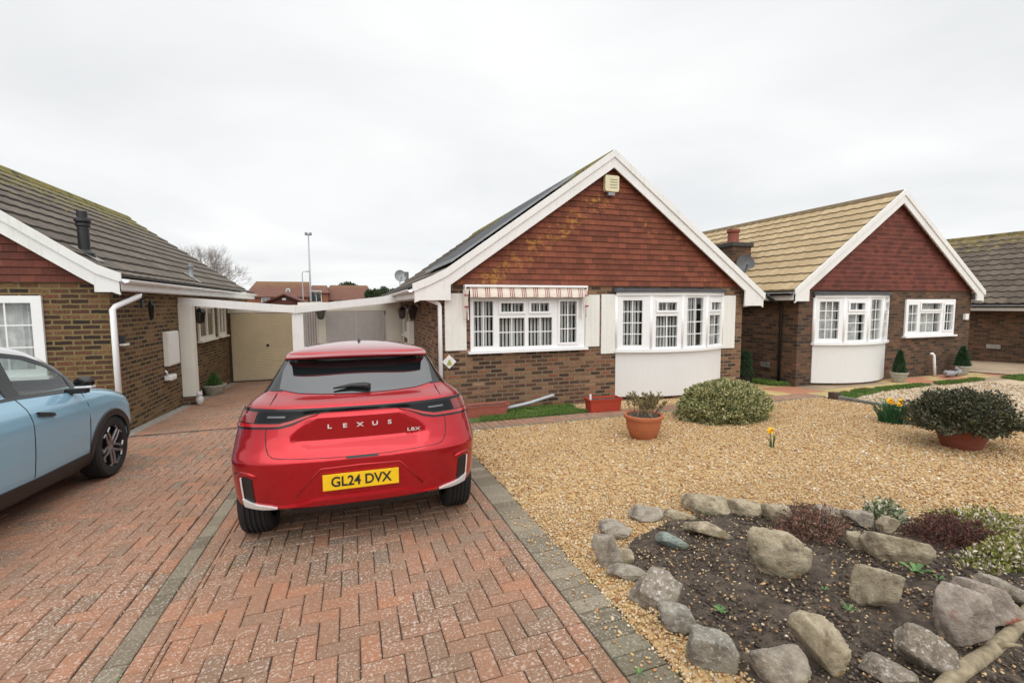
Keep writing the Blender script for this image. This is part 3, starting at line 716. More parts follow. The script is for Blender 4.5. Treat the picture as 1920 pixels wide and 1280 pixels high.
def bungalow(name, label, x0, x1, yf, yb, zb, zt, zr, kick, roofm, brickm, tilem, holes, half=None, xc=None, yo=.14, dk=3.3, gut='white_upvc', roll=.012, barge_clean=False, group=None, holes_side=None):
    xc = xc or (x0+x1)/2; half = half or (x1-x0)/2+.4; root = empty(name, (xc, yf, zb), label, 'house', group)
    W = MB(); open_wall(W, x0, x1, zb-.5, zt, yf, holes)
    W.poly([(x0, yf, zb-.5), (x0, yb, zb-.5), (x0, yb, zt), (x0, yf, zt)]); W.poly([(x1, yf, zb-.5), (x1, yb, zb-.5), (x1, yb, zt), (x1, yf, zt)])
    W.poly([(x0, yb, zb-.5), (x1, yb, zb-.5), (x1, yb, zt), (xc, yb, zr-.1), (x0, yb, zt)])
    W.build('wall', brickm, root)
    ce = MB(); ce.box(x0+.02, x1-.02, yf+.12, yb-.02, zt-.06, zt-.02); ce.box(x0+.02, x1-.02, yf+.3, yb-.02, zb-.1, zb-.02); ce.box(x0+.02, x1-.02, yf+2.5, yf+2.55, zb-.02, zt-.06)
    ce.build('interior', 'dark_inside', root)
    # tile hanging: overlapping rows, each leaning out at its foot
    G = MB(); z = zt; i = 0; vo = .10
    while True:
        za, zb_ = z, z+.105
        wa = (zr-vo-za)/TAN; wb = (zr-vo-zb_)/TAN
        wa = min(wa, (x1-x0)/2+.02)
        wb = min(wb, (x1-x0)/2+.02)
        if wb <= .03: wb = .03
        if wa <= .1: break
        y_a, y_b = yf-.036, yf-.020
        G.poly([(xc-wa, y_a, za), (xc+wa, y_a, za), (xc+wb, y_b, zb_+.01), (xc-wb, y_b, zb_+.01)])
        G.poly([(xc-wa, y_a, za), (xc-wa, y_a+.022, za), (xc+wa, y_a+.022, za), (xc+wa, y_a, za)])
        z = zb_; i += 1
    G.build('tile_hanging', tilem, root)
    # roof slopes
    y0, y1 = yf-yo, yb+.15
    rf = None
    for sd in 'lr':
        q = roof_mesh(xc, y0, y1, 0, zr, half, sd, kick, roll, dk=dk).build('roof', roofm, root, smooth=True, auto=35)
        rf = rf or q
    rd = MB(); yy = y0
    while yy < y1:
        e_ = min(yy+.44, y1); pts = [(xc-.13, zr-.075), (xc-.09, zr+.005), (xc-.03, zr+.05), (xc+.03, zr+.05), (xc+.09, zr+.005), (xc+.13, zr-.075), (xc, zr-.03)]
        rd.prism(pts, yy+.004, e_-.004); yy = e_
    rd.build('ridge', roofm, rf)
    # barge boards, cap trim and boxed feet
    for sd, sg in (('l', -1), ('r', 1)):
        n_ = 14; dd = [half*i/n_ for i in range(n_+1)]
        topz = [zroof(xc, 0, xc+sg*d, zr, kick, dk)+.03 for d in dd]
        hgt = .30
        for (nm, yy0, yy1, t0, t1) in (('barge_board', y0-.03, y0+.002, .0, hgt), ('barge_cap', y0-.055, y0-.032, -.025, .11)):
            m_ = MB()
            for i in range(n_):
                a, b_ = xc+sg*dd[i], xc+sg*dd[i+1]
                m_.prism([(a, topz[i]-t1), (b_, topz[i+1]-t1), (b_, topz[i+1]-t0), (a, topz[i]-t0)], yy0, yy1)
            if nm == 'barge_board':
                xe = xc+sg*half; xw_ = x1 if sg > 0 else x0; xi = xw_-sg*.10; zf = topz[-1]-.26
                m_.prism([(xe, topz[-1]-.02), (xi, zroof(xc, 0, xi, zr, kick, dk)-.20), (xi, zf), (xe, zf)], y0-.0315, y0+.0035)
            else: m_.prism([(xc+sg*half, topz[-1]+.025), (xc+sg*(half+.03), topz[-1]+.02), (xc+sg*(half+.03), topz[-1]-.10), (xc+sg*half, topz[-1]-.11)], yy0+.001, yy1-.001)
            m_.build(nm, 'white_paint', root)
        m_ = MB()     # soffit under the verge and the eaves, fascia
        for i in range(n_):
            a, b_ = xc+sg*dd[i], xc+sg*dd[i+1]; m_.poly([(a, y0+.003, topz[i]-.16), (b_, y0+.003, topz[i+1]-.16), (b_, yf-.003, topz[i+1]-.16), (a, yf-.003, topz[i]-.16)])
        xe = xc+sg*half; xw = x1 if sg > 0 else x0; zf = topz[-1]-.24
        m_.box(xe-sg*.02, xw+sg*.003, y0+.006, y1, zf, zf+.012); m_.box(xe-sg*.02, xe, y0+.006, y1, zf+.013, topz[-1]-.06)
        m_.build('soffit', 'white_paint', root)
        g = MB(); gx = xe+sg*.055; gzz = topz[-1]-.075; n2 = 8
        prof = [(gx+.055*math.cos(PI+PI*k/n2), gzz+.055*math.sin(PI+PI*k/n2)) for k in range(n2+1)]
        prof2 = [(gx+.048*math.cos(PI*2-PI*k/n2), gzz+.048*math.sin(PI*2-PI*k/n2)) for k in range(n2+1)]
        g.prism(prof+prof2, y0+.02, y1); g.build('gutter', gut, root)
    return root
# ------------------------------------------------------------ the four bungalows
def pipe_run(parent, pts, r, mat, name='downpipe', box=False):
    m_ = MB()
    if box:
        for a, b_ in zip(pts, pts[1:]): m_.tube([a, b_], r*1.25, 4)
    else: m_.tube(pts, r, 10)
    return m_.build(name, mat, parent, smooth=not box)

# middle house
H2 = bungalow('bungalow', 'middle brick bungalow with red tile-hung gable spotted with orange lichen, behind the red car', 1.5, 8.1, 8.0, 18.2, -.33, 1.95, 4.43, 'l', 'roof_grey', 'brick_mid', 'hung_tiles',
    [(1.97, 4.22, .78, 1.75), (4.95, 7.52, .62, 1.84)], xc=4.75, half=3.76)
window(H2, (1.97, 8.0, 0), (1, 0, 0), (0, -1, 0), 2.25, .78, 1.75,
    [(.06, .42, .86, 1.66, 2, 3, False), (.56, 1.00, 1.47, 1.63, 2, 1, True), (1.14, 1.50, 1.47, 1.63, 2, 1, True),
     (.53, 1.02, .84, 1.36, 2, 2, False), (1.09, 1.57, .84, 1.36, 2, 2, False), (1.72, 2.07, .88, 1.66, 2, 3, True)])
# shutters: plain boarded panels
def shutter(parent, x0, x1, y, z0, z1, mat='shutter_white'):
    m_ = MB(); m_.box(x0, x1, y-.022, y-.002, z0, z1)
    n_ = int((x1-x0)/.1)
    for k in range(n_): a = x0+(x1-x0)*k/n_; m_.box(a+.0015, a+(x1-x0)/n_-.0015, y-.025, y-.0225, z0+.004, z1-.004)
    return m_.build('shutter', mat, parent)
for a, b_, c, d in ((1.52, 1.90, .80, 1.80), (4.24, 4.55, .78, 1.78), (4.59, 4.93, .63, 1.79), (7.55, 7.89, .63, 1.77)): shutter(H2, a, b_, 8.0, c, d)

def bow(parent, xa, xb, y, sag, zs, zh, zb, lights, face_sets, base='panel_white', roof_z=1.85, n=4, blind='slats'):
    """a bow window of n facets on a rendered panel, lead roof over"""
    cx = (xa+xb)/2; hc = (xb-xa)/2; Rr = (hc*hc+sag*sag)/(2*sag); ha = math.asin(hc/Rr); cy = y-sag+Rr
    pts = [(cx+Rr*math.sin(-ha+2*ha*k/n), cy-Rr*math.cos(-ha+2*ha*k/n)) for k in range(n+1)]
    fine = [(cx+Rr*math.sin(-ha+2*ha*k/24), cy-Rr*math.cos(-ha+2*ha*k/24)) for k in range(25)]
    def inset(p, k):
        v = Vector((p[0]-cx, p[1]-cy)); v = v*(1+k/Rr); return (cx+v.x, cy+v.y)
    bay = None
    for k in range(n):
        p, q = Vector(pts[k]), Vector(pts[k+1]); Lg = (q-p).length; u = (q-p).normalized()
        o = window(parent, (p.x, p.y, 0), (u.x, u.y, 0), (u.y, -u.x, 0), Lg, zs, zh, face_sets[k](Lg), blind=blind, sill=False)
    for k in range(n+1):     # mullion posts on the facet joints
        m_ = MB(); p = inset(pts[k], .012); m_.tube([(p[0], p[1], zs-.002), (p[0], p[1], zh+.002)], .036, 10); m_.build('mullion', 'white_upvc', parent, smooth=True)
    m_ = MB(); yb_ = y+.06
    m_.prismz([inset(p, .015) for p in fine]+[(xb, yb_), (xa, yb_)], zb, zs-.052); m_.build('bay_panel', base, parent)
    m_ = MB(); m_.prismz([(xa-.06, y-.005)]+[inset(p, .085) for p in fine]+[(xb+.06, y-.005), (xb, yb_), (xa, yb_)], zs-.05, zs-.003); m_.build('window_sill', 'white_upvc', parent)
    m_ = MB(); m_.prismz([inset(p, .05) for p in fine]+[(xb, y-.003), (xa, y-.003)], zh+.003, roof_z-.02); m_.build('bay_fascia', 'white_upvc', parent)
    m_ = MB(); m_.prismz([(xa-.08, y-.05)]+[inset(p, .09) for p in fine]+[(xb+.08, y-.05), (xb+.08, y-.003), (xa-.08, y-.003)], roof_z-.018, roof_z+.012)
    q0 = [inset(p, .085) for p in fine]; q1 = [(p[0], y-.05) for p in fine]
    for i in range(24): m_.poly([(q0[i][0], q0[i][1], roof_z+.013), (q0[i+1][0], q0[i+1][1], roof_z+.013), (q1[i+1][0], q1[i+1][1], roof_z+.060), (q1[i][0], q1[i][1], roof_z+.060)])
    m_.box(xa-.08, xb+.08, y-.049, y-.006, roof_z+.013, roof_z+.058)
    m_.build('bay_roof', 'lead', parent)
    m_ = MB(); m_.prismz([inset(p, -.05) for p in fine]+[(xb-.05, yb_), (xa+.05, yb_)], zb-.3, zb-.003); m_.build('bay_plinth', 'brick_mid', parent)
zs2, zh2 = .70, 1.76
tall = lambda W: [(.13, W-.17, zs2+.09, zh2-.09, 2, 4, False)]
topper = lambda W: [(.13, W-.14, 1.47, 1.63, 2, 1, True), (.10, W-.11, zs2+.05, 1.36, 2, 3, False)]
tall2 = lambda W: [(.12, W-.12, zs2+.05, zh2-.04, 2, 4, False)]
bow(H2, 4.93, 7.53, 8.0, .33, zs2, zh2, -.24, None, [tall, topper, tall2, topper])
pipe_run(H2, [(1.0, 8.12, 1.86), (1.0, 8.12, 1.80), (1.42, 7.96, 1.62), (1.43, 7.955, 1.58), (1.43, 7.955, -.28)], .036, 'white_upvc')
pipe_run(H2, [(8.62, 8.0, 1.75), (8.60, 8.02, 1.68), (8.40, 8.04, 1.58), (8.17, 8.06, 1.55)], .034, 'white_upvc')
# side wall of the middle house, seen under the car port
window(H2, (1.5, 14.2, 0), (0, -1, 0), (-1, 0, 0), 1.3, .75, 1.5, [(.08, .60, .83, 1.42, 1, 1, False), (.68, 1.22, .83, 1.42, 1, 1, False)], mat='cream_paint', blind=None)
m_ = MB(); m_.box(1.455, 1.498, 14.5, 15.2, -.60, 1.42); d_ = m_.build('side_door', 'white_upvc', H2, bevel=.004)
m_ = MB(); m_.box(1.445, 1.4535, 14.62, 15.08, .35, 1.30); m_.build('pane', 'car_glass_side', d_)
m_ = MB(); m_.box(1.35, 1.498, 12.05, 12.30, .2, 1.18); tag(m_.build('meter_box', 'cream_paint', org=(1.42, 12.2, .2), bevel=.01), 'small cream meter cupboard on the side wall behind the red car', 'meter box')

# left house
H1 = bungalow('bungalow', 'left bungalow with mossy dark grey tiled roof and buff pointing, beside the blue car', -9.98, -3.38, 8.45, 18.1, -.36, 1.95, 4.43, 'r', 'roof_grey', 'brick_left', 'hung_tiles_clean',
    [(-7.3, -4.16, .62, 1.76)], roll=.008, half=3.5, dk=3.22)
window(H1, (-7.3, 8.45, 0), (1, 0, 0), (0, -1, 0), 3.14, .62, 1.76, [(.10, .90, .72, 1.66, 2, 3, False), (1.02, 2.02, .72, 1.66, 2, 3, False), (2.14, 3.02, .72, 1.66, 3, 3, False)], blind='net')
pipe_run(H1, [(-3.14, 8.80, 1.80), (-3.14, 8.80, 1.76), (-3.30, 8.40, 1.60), (-3.315, 8.36, 1.56), (-3.315, 8.36, -.30)], .040, 'white_upvc')
for (ya, wd) in ((12.5, 1.3), (14.2, .75)):
    window(H1, (-3.38, ya, 0), (0, 1, 0), (1, 0, 0), wd, .80, 1.62, [(.09, wd/2-.04, .89, 1.54, 1, 1, False), (wd/2+.04, wd-.09, .89, 1.54, 1, 1, False)], mat='cream_paint', blind=None)
# flues on the left roof
def flue(x, y, h, r, mat, label, cap=True):
    z = zroof(-6.68, 0, x, 4.43, 'r', 3.22); ro = empty('flue_pipe', (x, y, z), label, 'flue pipe')
    m_ = MB(); m_.lathe([(r*1.9, -.16), (r*1.7, .02), (r, .07), (r, h*.62), (r*1.25, h*.64), (r*1.25, h*.70), (r*.95, h*.71)], (0, 0, 0), 20); m_.build('pipe', mat, ro, smooth=True, local=True, auto=40)
    m_ = MB(); m_.lathe([(r*.95, h*.70), (r*1.42, h*.74), (r*1.38, h*.80), (r*.9, h*.83), (r*.9, h*.97), (0, h)], (0, 0, 0), 20); m_.build('cowl', mat if cap else 'metal_grey', ro, smooth=True, local=True, auto=40)
    m_ = MB(); m_.box(-.02, .30, -.22, .22, -.26, -.235); 
    P_ = [(-.22, -.24, .04+.22*TAN+.02), (.40, -.24, -.40*TAN+.05)]
    m_ = MB(); m_.poly([(-.12, -.13, .12*TAN+.045), (.2, -.13, -.2*TAN+.045), (.2, .13, -.2*TAN+.045), (-.12, .13, .12*TAN+.045)]); m_.poly([(-.12, -.13, .12*TAN+.03), (.2, -.13, -.2*TAN+.03), (.2, .13, -.2*TAN+.03), (-.12, .13, .12*TAN+.03)])
    m_.build('flashing', 'concrete', ro, local=True)
flue(-3.78, 8.80, .66, .072, 'black_plastic', 'black flue pipe with a cowl on the left mossy roof')
flue(-3.62, 13.1, .36, .05, 'metal_grey', 'short pale grey vent pipe far along the left mossy roof')

# right house
H3 = bungalow('bungalow', 'right bungalow with straw-coloured tiled roof and plain red tile-hung gable', 9.64, 15.92, 7.9, 18.2, -.32, 1.90, 4.27, '', 'roof_buff', 'brick_right', 'hung_tiles_clean',
    [(10.15, 12.55, .62, 1.80), (13.25, 15.2, .75, 1.68)], xc=12.72, half=3.40, gut='black_plastic', roll=.017)
zs3, zh3 = .68, 1.72
t3 = lambda W: [(.11, W-.12, zs3+.10, zh3-.09, 3, 4, False)]
t3b = lambda W: [(.12, W-.12, 1.44, 1.60, 2, 1, True), (.10, W-.10, zs3+.06, 1.33, 2, 3, False)]
t3c = lambda W: [(.11, W-.11, zs3+.06, zh3-.05, 2, 4, False)]
bow(H3, 10.12, 12.58, 7.9, .36, zs3, zh3, -.26, None, [t3, t3b, t3c, t3b], roof_z=1.80, blind='net')
window(H3, (13.25, 7.9, 0), (1, 0, 0), (0, -1, 0), 1.95, .75, 1.68, [(.10, .44, .87, 1.54, 2, 3, False), (.56, 1.36, 1.42, 1.58, 1, 1, True), (.56, 1.36, .84, 1.32, 3, 2, False), (1.50, 1.84, .87, 1.54, 2, 3, True)], blind='net')
pipe_run(H3, [(9.10, 8.25, 1.80), (9.14, 8.26, 1.72), (9.52, 8.30, 1.58), (9.58, 8.30, 1.52), (9.58, 8.30, -.30)], .034, 'black_plastic')
# far right house
H4 = bungalow('bungalow', 'far right bungalow with brown mossy tiled roof at the edge of view', 19.85, 26.4, 5.4, 16.5, -.35, 1.72, 4.12, '', 'roof_brown', 'brick_right', 'hung_tiles_clean', [(20.6, 22.8, .6, 1.5)], gut='black_plastic', roll=.03)
window(H4, (20.6, 5.4, 0), (1, 0, 0), (0, -1, 0), 2.2, .6, 1.5, [(.08, 1.06, .7, 1.4, 2, 3, False), (1.14, 2.12, .7, 1.4, 2, 3, False)], blind='net')

def wall_box(name, x0, x1, y0, y1, z0, z1, mat, label, cat, group=None, bevel=.004):
    m_ = MB(); m_.box(x0, x1, y0, y1, z0, z1); return tag(m_.build(name, mat, org=((x0+x1)/2, (y0+y1)/2, z0), bevel=bevel), label, cat, group)
# air bricks
wall_box('air_vent', 19.81, 19.848, 9.0, 9.35, .08, .22, 'concrete', 'pale grey air vent low in the far right brick wall', 'vent')
wall_box('air_vent', 9.60, 9.638, 8.60, 8.85, .03, .16, 'concrete_dark', 'grey air vent in the shaded side wall behind the green hedge', 'vent')
wall_box('door_bell_box', 15.62, 15.76, 7.84, 7.899, 1.13, 1.29, 'white_upvc', 'small white box on the brick right of the far window', 'wall box')

# chimney on the straw roof
ch = empty('chimney', (10.25, 10.5, 2.2), 'brick chimney with one red pot rising between the middle and right roofs', 'chimney')
m_ = MB(); m_.box(9.93, 10.57, 10.2, 10.8, 1.9, 3.16); m_.build('stack', 'brick_right', ch)
m_ = MB(); m_.box(9.88, 10.62, 10.15, 10.85, 3.163, 3.28); m_.build('cap', 'soot', ch, bevel=.02)
m_ = MB(); m_.lathe([(.165, 0), (.15, .05), (.14, .26), (.175, .29), (.175, .36), (.13, .37), (.13, .1)], (10.22, 10.5, 3.303), 20); m_.build('chimney_pot', 'terracotta_dark', ch, smooth=True, auto=40)
def dish(loc, r, yaw_, tilt, label, mat='metal_grey', arm=.25, pole=None):
    ro = empty('satellite_dish', loc, label, 'satellite dish'); M_ = Matrix.Rotation(yaw_, 4, 'Z') @ Matrix.Rotation(tilt, 4, 'X')
    def T(p): return M_ @ Vector(p)
    m_ = MB(T); P = []
    for i in range(9):
        q = r*i/8; P.append([(q*math.cos(2*PI*k/28), -.22*r+.28*r*(q/r)**2*-1+.28*r*0, q*1.05*math.sin(2*PI*k/28)) for k in range(29)])
    m_.grid(P); m_.build('reflector', mat, ro, smooth=True, local=True)
    m_ = MB(T); m_.tube([(0, -.2*r, -r*.95), (0, -r*1.0, -r*.45)], .012, 6); m_.box(-.03, .03, -r*1.12, -r*.98, -r*.52, -r*.38); m_.build('receiver_arm', 'black_plastic', ro, local=True)
    m_ = MB(T); m_.tube([(0, -.15*r, 0), (0, .12, -.02)], .02, 6); m_.build('bracket', 'metal_grey', ro, local=True)
    if pole: m_ = MB(); m_.tube([(0, .03, .02), (0, .03, -pole)], .02, 8); m_.build('pole', 'pole_grey', ro, local=True)
dish((10.16, 10.02, 2.66), .23, R(-28), R(-14), 'grey satellite dish fixed to the brick chimney', 'dish_dark')
dish((2.38, 24.5, 3.05), .30, R(8), R(-14), 'satellite dish on a pole left of the middle roof verge', pole=1.2)
wall_box('flue_stack', 2.62, 2.82, 24.4, 24.6, 2.2, 3.3, 'concrete_dark', 'small grey flue stack just right of the distant dish', 'flue')

# solar panels laid up the left slope of the middle house
def solar(y0, i):
    ro = empty('solar_panel', (3.0, y0, 3.3), ['solar panel nearest the street on the left slope of the middle roof', 'second solar panel behind the nearest one on the middle roof', 'third solar panel up the slope of the middle roof'][i], 'solar panel', 'solar panels on the middle roof')
    xa, xb = 1.66, 4.02; h = .135
    m_ = MB(); pts = [(xa, 4.43-TAN*(4.75-xa)+h), (xb, 4.43-TAN*(4.75-xb)+h), (xb, 4.43-TAN*(4.75-xb)+h-.045), (xa, 4.43-TAN*(4.75-xa)+h-.045)]
    m_.prism(pts, y0, y0+1.0); m_.build('frame', 'metal_grey', ro)
    m_ = MB(); n_ = .002; m_.poly([(xa+.03, y0+.03, pts[0][1]+.03*TAN+n_), (xb-.03, y0+.03, pts[1][1]-.03*TAN+n_), (xb-.03, y0+.97, pts[1][1]-.03*TAN+n_), (xa+.03, y0+.97, pts[0][1]+.03*TAN+n_)]); m_.build('cells', 'solar_cell', ro)
    for q in (.25, .75):
        m_ = MB(); x = xa+(xb-xa)*q; m_.box(x-.02, x+.02, y0+.1, y0+.9, 4.43-TAN*(4.75-x)+.02, 4.43-TAN*(4.75-x)+h-.05); m_.build('rail', 'black_plastic', ro)
for i, yy in enumerate((8.0, 9.02, 10.04)): solar(yy, i)

# ------------------------------------------------------------ fittings on the house fronts
al = empty('alarm_box', (4.72, 7.955, 3.70), 'cream alarm box near the top of the middle gable', 'alarm box')
m_ = MB(); m_.prism([(4.60, 3.72), (4.86, 3.72), (4.88, 3.76), (4.88, 4.00), (4.86, 4.02), (4.60, 4.02), (4.58, 4.00), (4.58, 3.76)], 7.86, 7.95); m_.build('case', 'alarm_cream', al, bevel=.008)
m_ = MB()
for k in range(4): m_.box(4.68, 4.84, 7.853, 7.859, 3.79+.05*k, 3.80+.05*k)
m_.build('louvre', 'stone_pot', al)
m_ = MB(); m_.box(4.66, 4.80, 7.88, 7.94, 3.655, 3.717); m_.build('lamp', 'metal_grey', al)
pl = empty('wall_plaque', (1.585, 7.97, .61), 'white diamond plaque with a yellow-green motif on the brick left of the front window', 'plaque')
m_ = MB(); q_ = .125; m_.prism([(1.585-q_, .61), (1.585, .61-q_), (1.585+q_, .61), (1.585, .61+q_)], 7.975, 7.995); m_.build('plate', 'white_paint', pl, bevel=.003)
m_ = MB(); m_.prism([(1.585-.045, .555), (1.585+.045, .555), (1.585+.02, .62), (1.585, .66), (1.585-.02, .62)], 7.966, 7.9735); m_.build('motif', 'plaque_green', pl)

def text(s_, size, mat, name, parent, M_, ext=.002, sp=1.0, bold=0):
    cu = bpy.data.curves.new(name, 'FONT'); cu.body = s_; cu.size = size; cu.extrude = ext; cu.align_x = 'CENTER'; cu.align_y = 'CENTER'; cu.space_character = sp; cu.offset = bold
    tmp = bpy.data.objects.new(name+'_tmp', cu); col.objects.link(tmp)
    dg = bpy.context.evaluated_depsgraph_get(); me = bpy.data.meshes.new_from_object(tmp.evaluated_get(dg)); bpy.data.objects.remove(tmp)
    me.transform(M_); me.materials.clear(); me.materials.append(MATS[mat]); ob = bpy.data.objects.new(name, me); col.objects.link(ob); ob.parent = parent; return ob
UPR = Matrix.Rotation(R(90), 4, 'X')
nn = empty('house_number', (-3.71, 8.57, 1.47), 'small white tile sign reading 22 on the left house front', 'sign')
m_ = MB(); m_.box(-.08, .08, -.012, .012, 0, .155); m_.build('plate', 'cream_paint', nn, local=True, bevel=.004)
for dx in (-.034, .034): text('2', .085, 'letter_grey', 'digit', nn, Matrix.Translation((dx, -.014, .078)) @ UPR)

# awning over the front window: rail, valance with stripes, side wings, arms
aw = empty('awning', (3.0, 7.8, 1.8), 'folded cream awning with maroon stripes above the front window', 'awning')
m_ = MB(); m_.box(1.84, 4.20, 7.80, 7.95, 1.905, 1.945); m_.box(1.845, 1.865, 7.802, 7.948, 1.84, 1.9035); m_.box(4.175, 4.195, 7.802, 7.948, 1.84, 1.9035); m_.build('rail', 'white_upvc', aw, bevel=.004)
m_ = MB(); P = []
for j in range(5):
    z = 1.90-.17*j/4; P.append([(1.93+2.20*i/44, 7.835-.045*math.sin(PI*.5*j/4)+.004*math.sin(i*1.3), z+(.004*math.sin(i*.9) if j == 4 else 0)) for i in range(45)])
m_.grid(P); m_.build('valance', 'awning_cream', aw, smooth=True)
x = 2.02
while x < 4.12:
    m_ = MB()
    for w_ in (-.035, 0, .035):
        rows_ = []
        for j in range(5): z = 1.90-.17*j/4; yy = 7.835-.045*math.sin(PI*.5*j/4)-.0065; rows_.append([(x+w_-.006, yy, z), (x+w_+.006, yy, z)])
        m_.grid(rows_)
    x += .225; m_.build('stripe', 'cloth_stripe', aw)
for sx, lab in ((1.86, 0), (4.17, 1)):
    m_ = MB(); P = []
    for j in range(9):
        z = 1.88-.50*j/8; wd = .10*(1-.6*j/8); P.append([(sx+(.06 if lab == 0 else -.06)*(1-j/8), 7.82, z), (sx+(-.0 if lab == 0 else .0), 7.82-wd*.5, z-.01), (sx-(.03 if lab == 0 else -.03), 7.93, z-.02)])
    m_.grid(P); m_.build('wing', 'awning_cream', aw, smooth=True)
    m_ = MB()
    for j in range(2):
        z = 1.80-.2*j; m_.box(sx-.035, sx+.035, 7.785, 7.792, z-.05, z-.02)
    m_.build('stripe', 'cloth_stripe', aw)
    m_ = MB(); m_.tube([(sx+.04*(1 if lab == 0 else -1), 7.90, 1.86), (sx+.05*(1 if lab == 0 else -1), 7.87, 1.34)], .012, 8); m_.build('arm', 'white_upvc', aw)

# ------------------------------------------------------------ side of the left house and car port
mb_ = empty('meter_cupboard', (-3.3, 10.8, .42), 'tall white meter cupboard on the side wall of the left house', 'meter box')
m_ = MB(); m_.box(-3.378, -3.29, 10.36, 10.92, .47, 1.12); m_.build('case', 'cream_paint', mb_, bevel=.01)
m_ = MB(); m_.box(-3.288, -3.278, 10.38, 10.90, .49, 1.10); m_.build('door', 'white_paint', mb_, bevel=.003)
hr = empty('hose_box', (-3.36, 10.75, .2), 'small white hose holder below the meter cupboard', 'hose holder')
m_ = MB(); m_.box(-3.378, -3.26, 10.32, 10.62, .20, .30); m_.build('case', 'white_upvc', hr, bevel=.02)
m_ = MB(); m_.tube([(-3.32, 10.34, .30), (-3.32, 10.30, .36), (-3.34, 10.28, .40)], .015, 8); m_.build('tap', 'white_upvc', hr, smooth=True)
def lantern(x, y, z, s, label, arm):
    ro = empty('wall_lantern', (x, y, z), label, 'lantern', None)
    m_ = MB(); m_.box(-.01, .01, -.04, .04, -.02, .16); m_.tube([(0, 0, .12), (arm*.6, 0, .17), (arm, 0, .13)], .012, 8); m_.build('bracket', 'black_plastic', ro, local=True)
    m_ = MB(); m_.lathe([(0, .12), (.03*s, .10), (.09*s, .03), (.095*s, .015), (.02, .01)], (arm, 0, 0), 6); m_.lathe([(.055*s, -.2), (.03*s, -.23), (0, -.24)], (arm, 0, 0), 6); 
    for k in range(6): a = 2*PI*k/6; m_.tube([(arm+.085*s*math.cos(a), .085*s*math.sin(a), .015), (arm+.055*s*math.cos(a), .055*s*math.sin(a), -.2)], .006, 4)
    m_.build('cage', 'black_plastic', ro, local=True)
    m_ = MB(); m_.lathe([(.078*s, .01), (.048*s, -.195)], (arm, 0, 0), 6); m_.build('glass', 'lens_clear', ro, local=True)
lantern(-3.37, 9.55, 1.60, .5, 'black lantern under the eaves of the left house beside the downpipe', .12)
lantern(-3.37, 12.1, 1.45, 1.3, 'black lantern under the left car port roof near the cream pillar', .16)
lantern(1.49, 10.9, 1.50, 1.3, 'black lantern on the side wall of the middle house behind its downpipe', -.16)
lantern(1.49, 13.3, 1.45, 1.3, 'black lantern at the far end of the right car port', -.16)
lantern(-.86, 15.0, 1.42, 1.7, 'black lantern to the left of the grey garage doors', -.02)
bl_ = empty('bell_shelf', (-3.40, 9.15, 1.0), 'small cream shelf with a black hood on the left side wall', 'wall shelf')
m_ = MB(); m_.box(-3.378, -3.31, 8.64, 8.82, 1.0, 1.03); m_.build('shelf', 'cream_paint', bl_, bevel=.005)
m_ = MB(); m_.prismz([(-3.378, 8.65), (-3.335, 8.69), (-3.335, 8.77), (-3.378, 8.81)], 1.033, 1.15); m_.build('hood', 'black_plastic', bl_)
# cream pillar at the end of the left car port
cp = empty('pillar', (-3.33, 11.4, -.45), 'cream pillar against the left house where the car port begins', 'pillar')
m_ = MB(); m_.box(-3.378, -3.14, 11.26, 11.50, -.28, 1.66); m_.build('shaft', 'cream_paint', cp, bevel=.006)
m_ = MB(); m_.box(-3.377, -3.12, 11.24, 11.52, -.60, -.283); m_.build('base', 'brick_mid', cp)
# V shaped car port roofs with their white fascia beams, meeting at the party post
def carport(xa, za, xb, zb, label, side):
    ro = empty('carport_roof', ((xa+xb)/2, 11.3, (za+zb)/2), label, 'car port roof', None)
    m_ = MB(); hh = .165; m_.prism([(xa, za-hh), (xb, zb-hh), (xb, zb), (xa, za)], 11.27, 11.31); m_.build('fascia', 'white_paint', ro, bevel=.003)
    m_ = MB(); m_.prism([(xa, za-.05), (xb, zb-.05), (xb, zb-.035), (xa, za-.035)], 11.312, 15.3); m_.build('sheet', 'polycarb', ro)
    m_ = MB()
    for k in range(6):
        y = 11.9+.62*k; m_.prism([(xa, za-.15), (xb, zb-.15), (xb, zb-.053), (xa, za-.053)], y, y+.045)
    m_.build('rafter', 'cream_paint', ro)
carport(-3.37, 1.79, -1.17, 1.60, 'left half of the car port roof with white fascia sloping down to the middle post', 0)
carport(-1.16, 1.60, 1.40, 1.88, 'right half of the car port roof with white fascia rising to the middle house', 1)
m_ = MB(); m_.box(-1.26, -1.03, 11.312, 11.42, -.46, 1.43); tag(m_.build('post', 'white_paint', org=(-1.15, 11.36, -.46), bevel=.006), 'white timber post where the two car port roofs meet', 'post')
